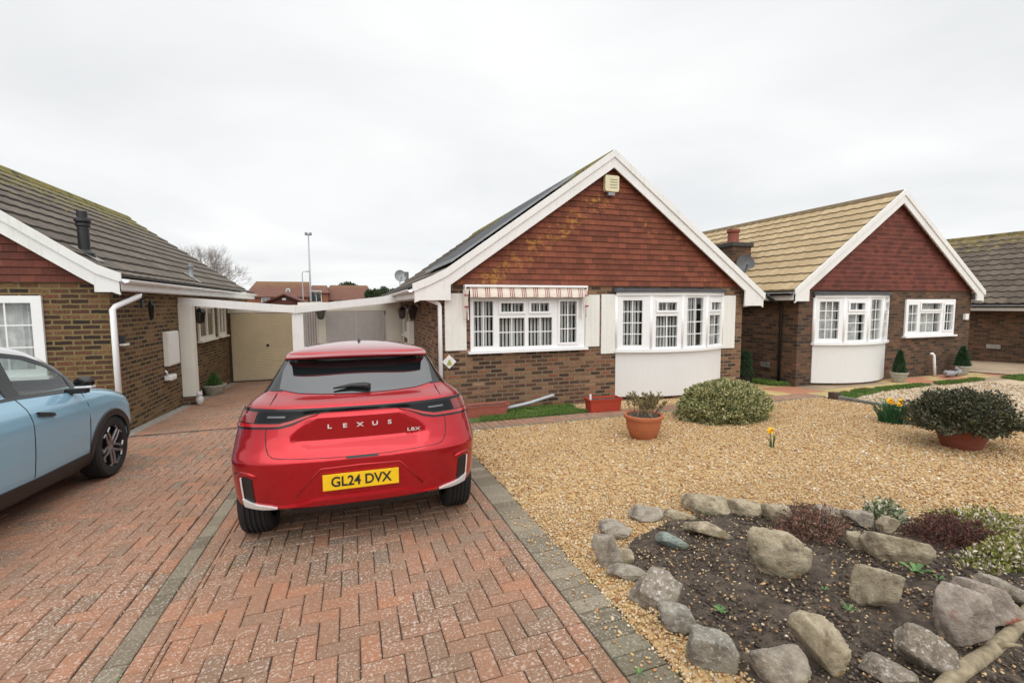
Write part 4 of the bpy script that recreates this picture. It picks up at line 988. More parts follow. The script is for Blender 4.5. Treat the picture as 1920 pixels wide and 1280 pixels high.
# garages
Y_G = 15.3; zg = gz(15.3)
g1 = empty('garage', (-2.4, Y_G, zg), 'left garage with a cream ribbed up-and-over door', 'garage')
m_ = MB(); m_.box(-3.375, -1.53, Y_G, 18.0, 1.40, 1.62); m_.box(-1.62, -1.53, Y_G+.001, 18.0, zg-.1, 1.398); m_.build('wall', 'cream_paint', g1)
m_ = MB(); m_.box(-3.375, -3.33, Y_G-.02, Y_G+.08, zg-.05, 1.398); m_.build('frame', 'timber_dark', g1)
m_ = MB(); m_.box(-3.325, -1.625, Y_G+.03, Y_G+.06, zg+.02, 1.38); k = zg+.05
while k < 1.33: m_.prismz([(-3.30, Y_G+.012), (-1.65, Y_G+.012), (-1.65, Y_G+.0295), (-3.30, Y_G+.0295)], k, k+.062); k += .075
gd_ = m_.build('door', 'cream_door', g1, bevel=.003)
m_ = MB(); m_.lathe([(.0, -.04), (.022, -.035), (.022, -.01), (.035, -.008), (.035, 0)], (-2.38, Y_G+.010, .44), 14, axis='y'); m_.box(-2.39, -2.37, Y_G-.045, Y_G-.03, .40, .48); m_.build('handle', 'black_plastic', gd_)
g2 = empty('garage', (.1, Y_G, zg), 'right garage with grey planked double doors behind the red car', 'garage')
m_ = MB(); m_.box(-1.525, 1.49, Y_G, 18.0, 1.43, 1.70); m_.box(-.98, -.76, Y_G-.001, 18.0, zg-.1, 1.428); m_.box(1.02, 1.49, Y_G, Y_G+.1, zg-.1, 1.428); m_.build('wall', 'cream_paint', g2)
m_ = MB(); x = -1.52
while x < -1.02: m_.box(x, x+.055, Y_G+.0, Y_G+.03, zg, 1.42); x += .068
m_.build('side_panel', 'grey_door', g2, bevel=.004)
for (a, b_) in ((-.755, .105), (.12, .98)):
    m_ = MB(); m_.box(a, b_, Y_G+.01, Y_G+.04, zg+.02, 1.42); x = a+.01
    while x < b_-.05: m_.box(x, x+.10, Y_G+.0, Y_G+.0095, zg+.04, 1.40); x += .1055
    dr = m_.build('door', 'grey_door', g2)
    m_ = MB(); hx = b_-.06 if a < 0 else a+.03; m_.box(hx, hx+.03, Y_G-.03, Y_G-.003, .25, .42); m_.build('handle', 'black_plastic', dr)
m_ = MB(); m_.box(-1.015, -.985, Y_G-.03, Y_G-.005, zg, 1.425); m_.box(.106, .119, Y_G+.012, Y_G+.038, zg, 1.42); m_.build('frame', 'cream_paint', g2)
# brown boundary fence/gate beside the middle house, deep in the side passage
fn = empty('wooden_gate', (8.5, 12.5, gz(12.5)), 'dark timber side gate in the shaded passage right of the middle house', 'gate')
m_ = MB(); x = 8.12
while x < 9.6: m_.box(x, x+.11, 11.0, 11.02, gz(11)-.1, 1.35); x += .118
m_.build('boards', 'timber_dark', fn)
m_ = MB(); m_.box(8.11, 9.62, 10.95, 10.997, .0, .08); m_.box(8.11, 9.62, 10.95, 10.997, 1.1, 1.18); m_.build('rail', 'timber_dark', fn)

# low kerb on the garden boundary with its end block
kb = MB(); yk = 6.28
while yk > -.9: kb.box(8.76+random.gauss(0, .004), 8.845, max(yk-.9, -.9)+.006, yk, gz(yk)-.1, gz(yk)+.075+random.gauss(0, .003)); yk -= .9
tag(kb.build('kerb', 'concrete_dark', org=(8.8, 3, gz(3)), bevel=.008), 'low weathered concrete kerb between the two gravel gardens', 'kerb')
m_ = MB(); m_.box(8.72, 8.86, 6.29, 6.44, gz(6.3)-.1, gz(6.3)+.13); tag(m_.build('kerb_post', 'timber_dark', org=(8.8, 6.36, gz(6.3)), bevel=.012), 'short dark end post of the low kerb by the slab path', 'post')
# white waste pipe lying on the grass, from the left planter
m_ = MB(); m_.tube([(2.50, 7.70, -.235), (3.0, 7.80, -.19), (3.50, 7.88, -.10), (3.54, 7.9, -.10)], .028, 12); tag(m_.build('waste_pipe', 'pvc_grey', smooth=True, org=(3.0, 7.8, gz(7.8))), 'pale grey plastic pipe resting against the foot of the brick wall', 'pipe')
# ------------------------------------------------------------ pots, planters, plants
def planter(name, x0, x1, y0, y1, z, h, mat, label, rot=0, soilc='soil'):
    ro = empty(name, ((x0+x1)/2, (y0+y1)/2, z), label, 'planter', None, rot); W, D = (x1-x0)/2, (y1-y0)/2; t = .06
    m_ = MB(); sec = [(1-t*1.6, 0), (1-t*.5, h*.80), (1.0, h*.82), (1.03, h), (.97, h), (.95, h*.86)]; P = []
    for (s_, zz) in sec:
        w_, d_ = W*s_, D*(s_-(1-s_)*.6); r_ = min(W, D)*.18; ring = []
        for k, (cx_, cy_) in enumerate(((w_-r_, d_-r_), (-w_+r_, d_-r_), (-w_+r_, -d_+r_), (w_-r_, -d_+r_))):
            for q in range(5): a = PI/2*k+PI/2*q/4; ring.append((cx_+r_*math.cos(a), cy_+r_*math.sin(a), zz))
        ring.append(ring[0]); P.append(ring)
    m_.grid(P); m_.poly(P[0][:-1]); m_.build('tub', mat, ro, smooth=True, local=True, auto=30)
    m_ = MB(); m_.poly([(x_, y_, h*.86) for x_, y_, _ in P[-1][:-1]]); m_.build('compost', soilc, ro, local=True)
    return ro
planter('planter', 1.66, 2.52, 7.48, 7.72, gz(7.6), .20, 'planter_faded', 'faded pinkish trough at the foot of the wall beside the red car')
po = planter('planter', 3.86, 4.48, 7.02, 7.30, gz(7.15), .235, 'planter_red', 'bright orange-red rectangular planter left of the white bay', R(-4))
m_ = MB(); m_.box(-.26, -.235, -.02, .02, .18, .31); m_.build('plant_label', 'white_upvc', po, local=True)
def round_pot(name, loc, prof, mat, label, cat='plant pot', n=40):
    ro = empty(name, loc, label, cat); m_ = MB(); m_.lathe(prof, (0, 0, 0), n); m_.build('pot', mat, ro, smooth=True, local=True, auto=35)
    r, h = prof[-1]; m_ = MB(); m_.lathe([(r+.004, h+.01), (r*.5, h+.02), (0, h+.022)], (0, 0, 0), 24); m_.build('compost', 'soil', ro, smooth=True, local=True); return ro
# terracotta pot with a spiky dried plant
q = round_pot('potted_plant', (3.70, 5.28, gz(5.28)), [(0, 0), (.155, 0), (.165, .01), (.215, .13), (.235, .23), (.238, .272), (.262, .280), (.265, .315), (.255, .325), (.225, .322), (.215, .29)], 'terracotta', 'round terracotta pot with an upright clump of brownish seed heads', 'potted plant')
P, Nn = [], []; st = MB()
for i in range(30):
    a, lean = random.uniform(0, 2*PI), random.uniform(.1, .95); h = random.uniform(.22, .36); b0 = Vector((random.gauss(0, .07), random.gauss(0, .07), .29))
    d = Vector((math.cos(a)*lean, math.sin(a)*lean, 1)).normalized(); tip = b0+d*h; st.tube([b0, b0+d*h*.6, tip], [.004, .003, .002], 4, False)
    for k in range(46):
        t = random.random()**.6; p = b0.lerp(tip, .30+.7*t); r_ = Vector((random.gauss(0, 1), random.gauss(0, 1), random.gauss(0, .5))).normalized()
        P.append(p+r_*.008); Nn.append(d*1.2+r_*.7)
st.build('stem', 'bark_pale', q, local=True); leaf_obj('foliage', [p[:] for p in P], [n_[:] for n_ in Nn], .042, 'leaf_sedum', .35, .25, q)
# big dark shrub in a terracotta pot
q = round_pot('potted_plant', (6.90, 3.42, gz(3.42)), [(0, 0), (.18, 0), (.19, .012), (.23, .15), (.262, .215), (.275, .22), (.28, .25), (.268, .26), (.25, .255), (.245, .235)], 'terracotta_dark', 'wide low terracotta pot holding a dense dark green spreading shrub', 'potted plant')
def dome(n, rx, ry, rz, zc, flat=-.35, rough=.10, seed=0, shell=.35):
    P, Nn = [], []
    while len(P) < n:
        v = Vector((random.gauss(0, 1), random.gauss(0, 1), random.gauss(0, 1))).normalized()
        if v.z < flat: continue
        f = 1+rough*noise.noise(v*3.1+Vector((seed, 0, 0)))*2+rough*.7*noise.noise(v*8+Vector((0, seed, 0)))*2
        r_ = f*(1-shell*random.random()**2.2); P.append((v.x*rx*r_, v.y*ry*r_, zc+v.z*rz*r_)); Nn.append((v.x/rx, v.y/ry, v.z/rz+.35))
    Nn = np.array(Nn); Nn /= np.linalg.norm(Nn, axis=1, keepdims=True); return np.array(P), Nn
P, Nn = dome(15000, .53, .46, .27, .385, -.60, .17, 3.3, .5); leaf_obj('foliage', P, Nn, .042, 'leaf_dark', .42, .85, q)
m_ = MB()
for k in range(14):
    a = 2*PI*k/14; m_.tube([(0, 0, .26), (.18*math.cos(a), .16*math.sin(a), .34), (.42*math.cos(a+.2), .36*math.sin(a+.2), .42)], [.012, .009, .004], 5)
m_.build('stem', 'bark', q, local=True)
# variegated rounded bush
q = empty('shrub', (5.63, 5.86, gz(5.86)), 'low rounded variegated green and cream bush below the bay window', 'shrub')
P, Nn = dome(26000, .735, .55, .44, .14, -.30, .085, 1.7, .3); P[:, 2] = np.maximum(P[:, 2], .015)
P = P*np.array([1, 1, 1]); leaf_obj('foliage', P, Nn, .042, 'leaf_variegated', .55, .7, q)
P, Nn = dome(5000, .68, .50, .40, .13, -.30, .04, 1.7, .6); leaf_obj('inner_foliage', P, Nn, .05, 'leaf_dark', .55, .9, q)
m_ = MB()
for k in range(16): a = 2*PI*k/16; m_.tube([(.1*math.cos(a), .08*math.sin(a), 0), (.3*math.cos(a), .2*math.sin(a), .15), (.62*math.cos(a+.2), .42*math.sin(a+.2), .3)], [.012, .009, .004], 5)
m_.build('stem', 'bark', q, local=True)

# daffodils
def daffodil(q, x, y, h, face, lean):
    tip = Vector((x+lean[0], y+lean[1], h)); m_ = MB(); m_.tube([(x, y, 0), (x+lean[0]*.4, y+lean[1]*.4, h*.6), tip], [.005, .004, .004], 6); m_.build('stem', 'leaf_blue_green', q, local=True)
    f = Vector(face).normalized(); u = f.orthogonal().normalized(); v = f.cross(u); c = tip+f*.015
    m_ = MB()
    for k in range(6):
        a = 2*PI*k/6; d = u*math.cos(a)+v*math.sin(a); s_ = f.cross(d)
        m_.poly([c, c+d*.028+s_*.017, c+d*.052-f*.004]); m_.poly([c, c+d*.052-f*.004, c+d*.028-s_*.017])
    fl = m_.build('flower', 'yellow_petal', q, local=True)
    m_ = MB(); R_ = [(.011, 0), (.016, .018), (.024, .030)]; P = [[c+f*hh+(u*math.cos(2*PI*k/12)+v*math.sin(2*PI*k/12))*r_ for k in range(13)] for r_, hh in R_]; m_.grid(P)
    o = m_.build('trumpet', 'orange_trumpet', fl, smooth=True, local=True)
def blades(q, n, rx, ry, h, mat, w_=.016, lean=.25):
    m_ = MB()
    for i in range(n):
        a = random.uniform(0, 2*PI); rr = math.sqrt(random.random()); x, y = rr*rx*math.cos(a), rr*ry*math.sin(a); hh = h*random.uniform(.6, 1.1); la = a+random.gauss(0, .5); l = lean*rr*hh*1.3; th = random.uniform(0, PI); c_, s_ = math.cos(th)*w_/2, math.sin(th)*w_/2
        m_.rn = random.random(); P = []
        for t in (0, .35, .7, 1.0):
            k = (1-t)**.45; X_, Y_, Z_ = x+math.cos(la)*l*t*t, y+math.sin(la)*l*t*t, hh*t-.10*hh*rr*t*t; P.append([(X_-c_*k, Y_-s_*k, Z_), (X_+c_*k, Y_+s_*k, Z_)])
        m_.grid(P)
    m_.build('foliage', mat, q, local=True)
q = empty('daffodil_clump', (7.62, 4.60, gz(4.6)), 'clump of daffodils with six yellow flowers beside the dark potted shrub', 'daffodils')
blades(q, 260, .20, .17, .35, 'leaf_blue_green', .017, .45)
for (x, y, h, f, l) in ((-.16, -.05, .37, (-.5, -1, .1), (-.13, -.05)), (-.10, 0, .33, (-.3, -1, 0), (-.07, -.05)), (-.05, -.05, .31, (-.2, -1, 0), (-.05, -.06)), (.02, -.02, .33, (-.1, -1, .1), (.02, -.02)), (-.02, -.12, .14, (-.2, -1, .1), (-.03, -.10)), (.03, -.12, .145, (-.1, -1, .1), (0, -.10))): daffodil(q, x, y, h, f, l)
q = empty('daffodil', (4.86, 4.26, gz(4.26)), 'single daffodil with one yellow flower growing alone in the gravel', 'daffodil')
blades(q, 9, .03, .03, .20, 'leaf_blue_green', .012, .3); daffodil(q, -.02, 0, .225, (-.3, -1, .1), (-.05, -.02))

# conifers in pots, topiary
def conifer(q, n, h, r, z0, mat='leaf_conifer', size=.05, top=.15):
    P, Nn = [], []
    for i in range(n):
        t = random.random(); a = random.uniform(0, 2*PI); rr = r*((1-t)**.7+top*(1-t))*(1+.15*noise.noise(Vector((a*2, t*6, 0))))*random.uniform(.6, 1)
        P.append((rr*math.cos(a), rr*math.sin(a), z0+h*t)); Nn.append((math.cos(a)*.6, math.sin(a)*.6, .9))
    leaf_obj('foliage', P, Nn, size, mat, .35, .35, q)
    m_ = MB(); m_.tube([(0, 0, z0-.12), (0, 0, z0+h*.8)], [.015, .005], 6); m_.build('trunk', 'bark', q, local=True)
POT = [(0, 0), (.11, 0), (.12, .01), (.165, .19), (.185, .20), (.185, .24), (.165, .24), (.155, .215)]
q = round_pot('potted_conifer', (12.35, 7.40, gz(7.4)-.0), POT, 'stone_pot', 'stone pot with a slim dark conifer just right of the far white bay', 'potted plant'); conifer(q, 2300, .52, .115, .22)
q = round_pot('potted_conifer', (15.18, 7.62, gz(7.6)), [(r_*.95, h_) for r_, h_ in POT], 'stone_pot', 'pale pot with a bushy dark conifer at the far right corner of the house', 'potted plant'); conifer(q, 2600, .50, .13, .22, size=.055, top=.3)
q = round_pot('potted_plant', (-3.18, 12.75, gz(12.7)), [(0, 0), (.17, 0), (.18, .01), (.24, .19), (.265, .20), (.265, .24), (.24, .24), (.23, .21)], 'stone_pot', 'round stone pot with a small green bush beside the left garage', 'potted plant'); conifer(q, 1400, .27, .13, .22, 'leaf_weed', .05, .3)
q = empty('topiary', (9.02, 8.75, gz(8.7)), 'dark clipped spiral topiary in a black pot in the side passage', 'topiary')
for (zc, r_) in ((.30, .17), (.52, .13), (.70, .10)):
    P, Nn = dome(1500, r_, r_, r_*.85, zc, -1, .08, zc, .3); leaf_obj('foliage', P, Nn, .035, 'leaf_conifer', .5, .7, q)
m_ = MB(); m_.lathe([(0, 0), (.12, 0), (.16, .20), (.15, .2), (.14, .17), (0, .17)], (0, 0, 0), 20); m_.build('pot', 'black_plastic', q, local=True, smooth=True, auto=35)
m_ = MB(); m_.tube([(0, 0, .15), (0, 0, .72)], .012, 6); m_.build('trunk', 'bark', q, local=True)
# ornaments: resting cat figure, pigeon figures, cane shaped pipe
def figure(name, loc, pts, label, mat='white_pot_paint', cat='ornament'):
    m_ = MB()
    for (x, y, z, rx, ry, rz_) in pts:
        P = [[(x+rx*math.sin(PI*i/10)*math.cos(2*PI*k/16), y+ry*math.sin(PI*i/10)*math.sin(2*PI*k/16), z+rz_*math.cos(PI*i/10)) for k in range(17)] for i in range(11)]; m_.grid(P)
    m_.v = [(a+loc[0], b_+loc[1], c+loc[2]) for a, b_, c in m_.v]
    return tag(m_.build(name, mat, smooth=True, org=loc), label, cat)
figure('owl_figure', (-3.04, 11.12, gz(11.1)), [(0, 0, .10, .07, .06, .11), (0, -.01, .23, .055, .05, .055), (-.035, -.01, .285, .015, .012, .025), (.035, -.01, .285, .015, .012, .025), (0, -.05, .21, .012, .02, .012)], 'small pale owl figure at the foot of the cream pillar')
figure('bird_figure', (14.35, 7.45, gz(7.45)), [(0, 0, .09, .19, .09, .085), (-.17, -.01, .14, .05, .045, .05), (.20, 0, .10, .11, .05, .035), (-.235, -.01, .135, .03, .01, .01)], 'grey speckled bird figure lying before the far window wall', 'bird_grey')
figure('bird_figure', (14.78, 7.50, gz(7.5)), [(0, 0, .10, .12, .08, .095), (-.08, -.01, .20, .045, .04, .045), (.13, 0, .08, .07, .04, .03)], 'smaller speckled bird figure next to the corner conifer pot', 'bird_grey')
m_ = MB(); m_.tube([(14.28, 7.72, gz(7.7)), (14.24, 7.74, .12), (14.22, 7.74, .24), (14.17, 7.75, .28), (14.12, 7.76, .27)], .032, 10); tag(m_.build('overflow_pipe', 'white_upvc', smooth=True, org=(14.28, 7.72, gz(7.7))), 'white bent pipe standing up against the wall below the far window', 'pipe')

# ------------------------------------------------------------ rockery stones
def rock(px, seed, planes, mat, label, dscale=.85, hmul=1.0, rz=0, lean=0, sharp=0):
    x0, y0, x1, y1 = px; dscale *= .72
    def ray(x, y): return fwd+rt2*((x-960)/FPX)-up2*((y-640)/FPX)
    def G(x, y):
        d = ray(x, y); t = -EYE/(d.z+.04*d.y); return Vector((0, 0, EYE))+d*t
    g = G((x0+x1)/2, y1-(y1-y0)*.06); dist = (g-Vector((0, 0, EYE))).dot(fwd); w_ = (x1-x0)*dist/FPX*(1.06 if x0 < 1370 else .93); dep = w_*dscale
    d = ray((x0+x1)/2, y1).normalized(); dep_ang = math.asin(-d.z); vis = (y1-y0)*dist/FPX*.93
    h = max(.07, (vis-dep*math.sin(dep_ang)*.80)/math.cos(dep_ang))*hmul
    back = Vector((d.x, d.y, 0)).normalized(); c = Vector((g.x, g.y, 0))+back*dep*.46; zc = bedz(c.x, c.y)
    th = math.atan2(back.x, back.y)
    rs = np.random.default_rng(seed); nr = rs.normal(0, 1, (max(5, planes-1), 3)); planes = len(nr); nr /= np.linalg.norm(nr, axis=1, keepdims=True); off = rs.uniform(.45, .92, planes)
    nr[0] = (0, .1, 1); off[0] = .8; nr[0] /= np.linalg.norm(nr[0])
    bm = bmesh.new(); bmesh.ops.create_icosphere(bm, subdivisions=5, radius=1)
    V = np.array([v.co[:] for v in bm.verts]); dt = V@nr.T; dt = np.where(dt > 1e-3, off[None]/np.maximum(dt, 1e-3), 9); r_ = np.minimum(dt.min(1), 1.22)
    # soften creases a touch
    srt = np.sort(dt, axis=1)[:, :2]; gap = np.clip((srt[:, 1]-srt[:, 0])/.05, 0, 1); r_ = r_-.006*(1-gap)
    V = V*r_[:, None]; lo, hi = V.min(0), V.max(0)
    V = (V-(lo+hi)/2)/((hi-lo)/2)
    ns = np.array([noise.noise(Vector(v)*2.2+Vector((seed, 0, 0)))*.06+noise.noise(Vector(v)*6+Vector((0, seed, 0)))*.030+noise.noise(Vector(v)*15)*.028+noise.noise(Vector(v)*34)*.014+min(0, abs(noise.noise(Vector(v)*4+Vector((5, 0, seed))))-.10)*.45 for v in V]); V = V*(1+ns)[:, None]
    V[:, 0] *= w_/2; V[:, 1] *= dep/2; V[:, 2] = (V[:, 2]*.5+.40)*h*1.12
    V[:, 0] += lean*V[:, 2]
    a = -th+rz*0; ca, sa = math.cos(a), math.sin(a); X_ = V[:, 0]*ca-V[:, 1]*sa; Y_ = V[:, 0]*sa+V[:, 1]*ca; V[:, 0], V[:, 1] = X_, Y_
    for v, p in zip(bm.verts, V): v.co = p
    me = bpy.data.meshes.new('rock'); bm.to_mesh(me); bm.free(); me.polygons.foreach_set('use_smooth', [True]*len(me.polygons)); me.materials.append(MATS[mat])
    o = bpy.data.objects.new('rock', me); col.objects.link(o); o.location = (c.x, c.y, zc-.012); tag(o, label, 'rock', 'rocks of the garden rockery'); return o
ROCKS = [
 ((1122, 970, 1184, 1014), 11, 9, 'rock_grey', 'flat grey rock at the upper left bend of the rock ring', 1.1, 1),
 ((1110, 994, 1168, 1072), 12, 8, 'rock_grey', 'tall curved dark grey rock on the far left of the rock ring', 1.0, 1),
 ((1148, 1022, 1188, 1060), 13, 9, 'rock_buff', 'small buff rock tucked inside the left bend of the ring', .9, 1),
 ((1179, 942, 1241, 982), 14, 8, 'rock_grey', 'pointed purplish grey rock at the back left of the ring', .8, 1),
 ((1233, 947, 1302, 978), 15, 9, 'rock_buff', 'low brown rock between the pointed grey rock and the wide back rock', .7, 1),
 ((1279, 928, 1364, 970), 16, 9, 'rock_buff', 'wide buff rock with a raised left shoulder at the back of the ring', .7, 1.3),
 ((1358, 935, 1434, 975), 17, 8, 'rock_buff', 'broad flat-topped buff rock at the back, left of the heather', .8, 1),
 ((1426, 944, 1482, 990), 18, 8, 'rock_buff', 'rough tan rock half hidden by the brown heather', .8, 1),
 ((1524, 950, 1576, 984), 19, 8, 'rock_grey', 'grey rock just behind the brown heather', .8, 1),
 ((1576, 956, 1637, 996), 20, 9, 'rock_grey', 'grey block-shaped rock at the back, right of the heather', .8, 1),
 ((1642, 968, 1682, 1008), 21, 9, 'rock_buff', 'small brown rock under the white flowering plant', .8, 1),
 ((1586, 1002, 1624, 1042), 30, 8, 'rock_buff', 'little brown rock in the soil right of the heather stems', .8, 1),
 ((1283, 978, 1369, 1020), 22, 10, 'rock_buff', 'smooth oblong buff rock lying inside the bed near the back', .6, 1),
 ((1230, 1002, 1289, 1039), 23, 7, 'rock_green', 'pale blue-green rock lying inside the bed on the left', .7, 1),
 ((1138, 1056, 1208, 1092), 24, 8, 'rock_grey', 'thin slanting dark grey rock on the left edge, above the big round one', .7, 1),
 ((1175, 1068, 1275, 1149), 25, 12, 'rock_speckled', 'large rounded lichen-spotted boulder on the left edge of the ring', .85, 1),
 ((1234, 1131, 1300, 1193), 26, 8, 'rock_flint', 'medium angular grey rock below the large rounded boulder', .85, 1),
 ((1288, 1181, 1378, 1270), 27, 10, 'rock_flint', 'knobbly white-veined flint rock at the lower left of the ring', .85, 1),
 ((1403, 1215, 1514, 1300), 28, 6, 'rock_grey', 'pyramid-shaped brown-grey rock at the bottom edge of the bed', .8, 1.15),
 ((1476, 1168, 1584, 1278), 29, 6, 'rock_buff', 'long slanting wedge rock right of the pyramid-shaped rock', .75, 1.1),
 ((1400, 1010, 1516, 1100), 31, 7, 'rock_buff', 'largest pale angular boulder in the middle of the bed', .75, 1.25),
 ((1594, 1086, 1682, 1162), 32, 6, 'rock_buff', 'squarish olive-buff rock with a hollow face in the middle right of the bed', .7, 1.3),
 ((1620, 1004, 1740, 1072), 33, 8, 'rock_buff', 'long slab-like rock leaning down to the right near the dark heather', .5, 1),
 ((1682, 1180, 1787, 1284), 34, 14, 'rock_speckled', 'round knobbly rock densely spotted with white at the lower right', .85, 1),
 ((1612, 1240, 1714, 1300), 35, 10, 'rock_speckled', 'white-spotted rock cut by the bottom edge, left of the round knobbly one', .85, 1),
 ((1755, 1118, 1846, 1232), 36, 6, 'rock_pink', 'sharp upright rock with a red and orange broken face at the right', .7, 1.1),
 ((1782, 1080, 1904, 1192), 37, 6, 'rock_pink', 'tall pinkish slab leaning to the right behind the red-faced rock', .5, .8),
 ((1824, 1086, 1935, 1142), 38, 7, 'rock_grey', 'flat brown-grey slab under the flowering cushion at the right edge', .7, 1),
]
for r_ in ROCKS: rock(r_[0], r_[1], r_[2], r_[3], r_[4], r_[5], r_[6])
# fallen branch at the lower right
m_ = MB(); bp = [(2.2, 1.12), (2.45, 1.165), (2.72, 1.20), (2.97, 1.235), (3.2, 1.28), (3.45, 1.36)]
m_.tube([(x, y, gz(y)+.035+.008*math.sin(i*2)) for i, (x, y) in enumerate(bp)], [.030, .034, .031, .030, .026, .022], 12)
m_.tube([(2.80, 1.21, -.01), (2.84, 1.17, .02), (2.86, 1.14, .03)], [.016, .010, .005], 8)
tag(m_.build('branch', 'bark_pale', smooth=True, org=(2.8, 1.12, gz(1.1))), 'pale fallen branch edging the bed at the bottom right', 'branch')
struct(base_patch('verge', 'tarmac', [(1.9, -.9), (8.7, -.9), (8.7, .9), (4.6, 1.25), (3.4, 1.15), (2.9, .98), (2.3, .8)], .012))

# low plants of the rockery
def cushion(name, loc, rx, ry, rz_, n, mat, size, label, cat, asp=.4, jit=.8, rough=.25, seed=1., up=.0):
    q = empty(name, (loc[0], loc[1], bedz(loc[0], loc[1])), label, cat); P, Nn = dome(n, rx, ry, rz_, 0.0, -.05, rough, seed, .6); P[:, 2] += up
    leaf_obj('foliage', P, Nn, size, mat, asp, jit, q)
    m_ = MB()
    for k in range(26):
        a = random.uniform(0, 2*PI); rr = random.uniform(.4, .95); m_.tube([(0, 0, 0), (rx*.5*math.cos(a)*rr, ry*.5*math.sin(a)*rr, rz_*.5), (rx*math.cos(a)*rr, ry*math.sin(a)*rr, rz_*(1-rr*.6)+.01)], [.006, .004, .002], 4, False)
    m_.build('stem', 'bark', q, local=True); return q
cushion('heather', (3.10, 2.36), .23, .17, .16, 3600, 'leaf_heather', .030, 'spiky reddish brown heather at the back of the bed', 'heather', .22, 1.1, .35, 2.)
cushion('heather', (3.98, 2.00), .32, .20, .12, 6500, 'leaf_heather_dark', .026, 'dark maroon heather mat at the right of the bed', 'heather', .25, .9, .25, 5.)
cushion('flowering_plant', (3.82, 2.34), .17, .12, .13, 1900, 'leaf_arabis', .030, 'small white-flowering cushion plant above the brown rock', 'plant', .7, .9, .3, 7.)
cushion('flowering_plant', (3.93, 1.66), .34, .14, .11, 4600, 'leaf_erica', .028, 'yellow-green heath with many white flower heads at the right edge', 'plant', .55, .8, .25, 9.)
cushion('flowering_plant', (4.40, 2.02), .40, .22, .08, 3200, 'leaf_erica', .028, 'straggling pale green heath spilling onto the gravel at the right', 'plant', .55, .8, .3, 11.)
def weed(loc, s_, n, label):
    q = empty('weed', (loc[0], loc[1], bedz(*loc)), label, 'weed', 'weeds in the rockery bed'); m_ = MB()
    for k in range(n):
        a = 2*PI*k/n+random.gauss(0, .2); l = s_*random.uniform(.7, 1.1); u = Vector((math.cos(a), math.sin(a), 0)); v = Vector((-u.y, u.x, 0)); m_.rn = random.random(); P = []
        for t, w_ in ((0, .1), (.4, .16), (.75, .22), (1, .02)): c = u*l*t+Vector((0, 0, .02+l*.55*math.sin(PI*.6*t))); P.append([c-v*l*w_, c+Vector((0, 0, -.003)), c+v*l*w_])
        m_.grid(P)
    m_.build('leaf', 'leaf_weed', q, local=True, smooth=True)
def Gp(x, y):
    d = fwd+rt2*((x-960)/FPX)-up2*((y-640)/FPX); t = -EYE/(d.z+.04*d.y); p = d*t; return (p.x, p.y)
weed(Gp(1716, 1090), .075, 6, 'largest green weed, star shaped, below the long slab-like rock')
weed(Gp(1352, 1162), .040, 8, 'round rosette weed in the soil at the left of the bed')
weed(Gp(1590, 1162), .040, 5, 'small weed left of the squarish olive rock')
weed(Gp(1326, 970), .022, 4, 'tiny weed in front of the wide buff back rock')
weed(Gp(1232, 1082), .03, 5, 'tiny weed on top of the left rim behind the rounded boulder')
weed(Gp(1545, 1122), .025, 4, 'tiny weed left of the middle of the bed')
weed(Gp(1760, 1102), .03, 4, 'small weed right of the star shaped one')
weed(Gp(1198, 1270), .03, 5, 'little weed in a joint of the grey edging blocks')
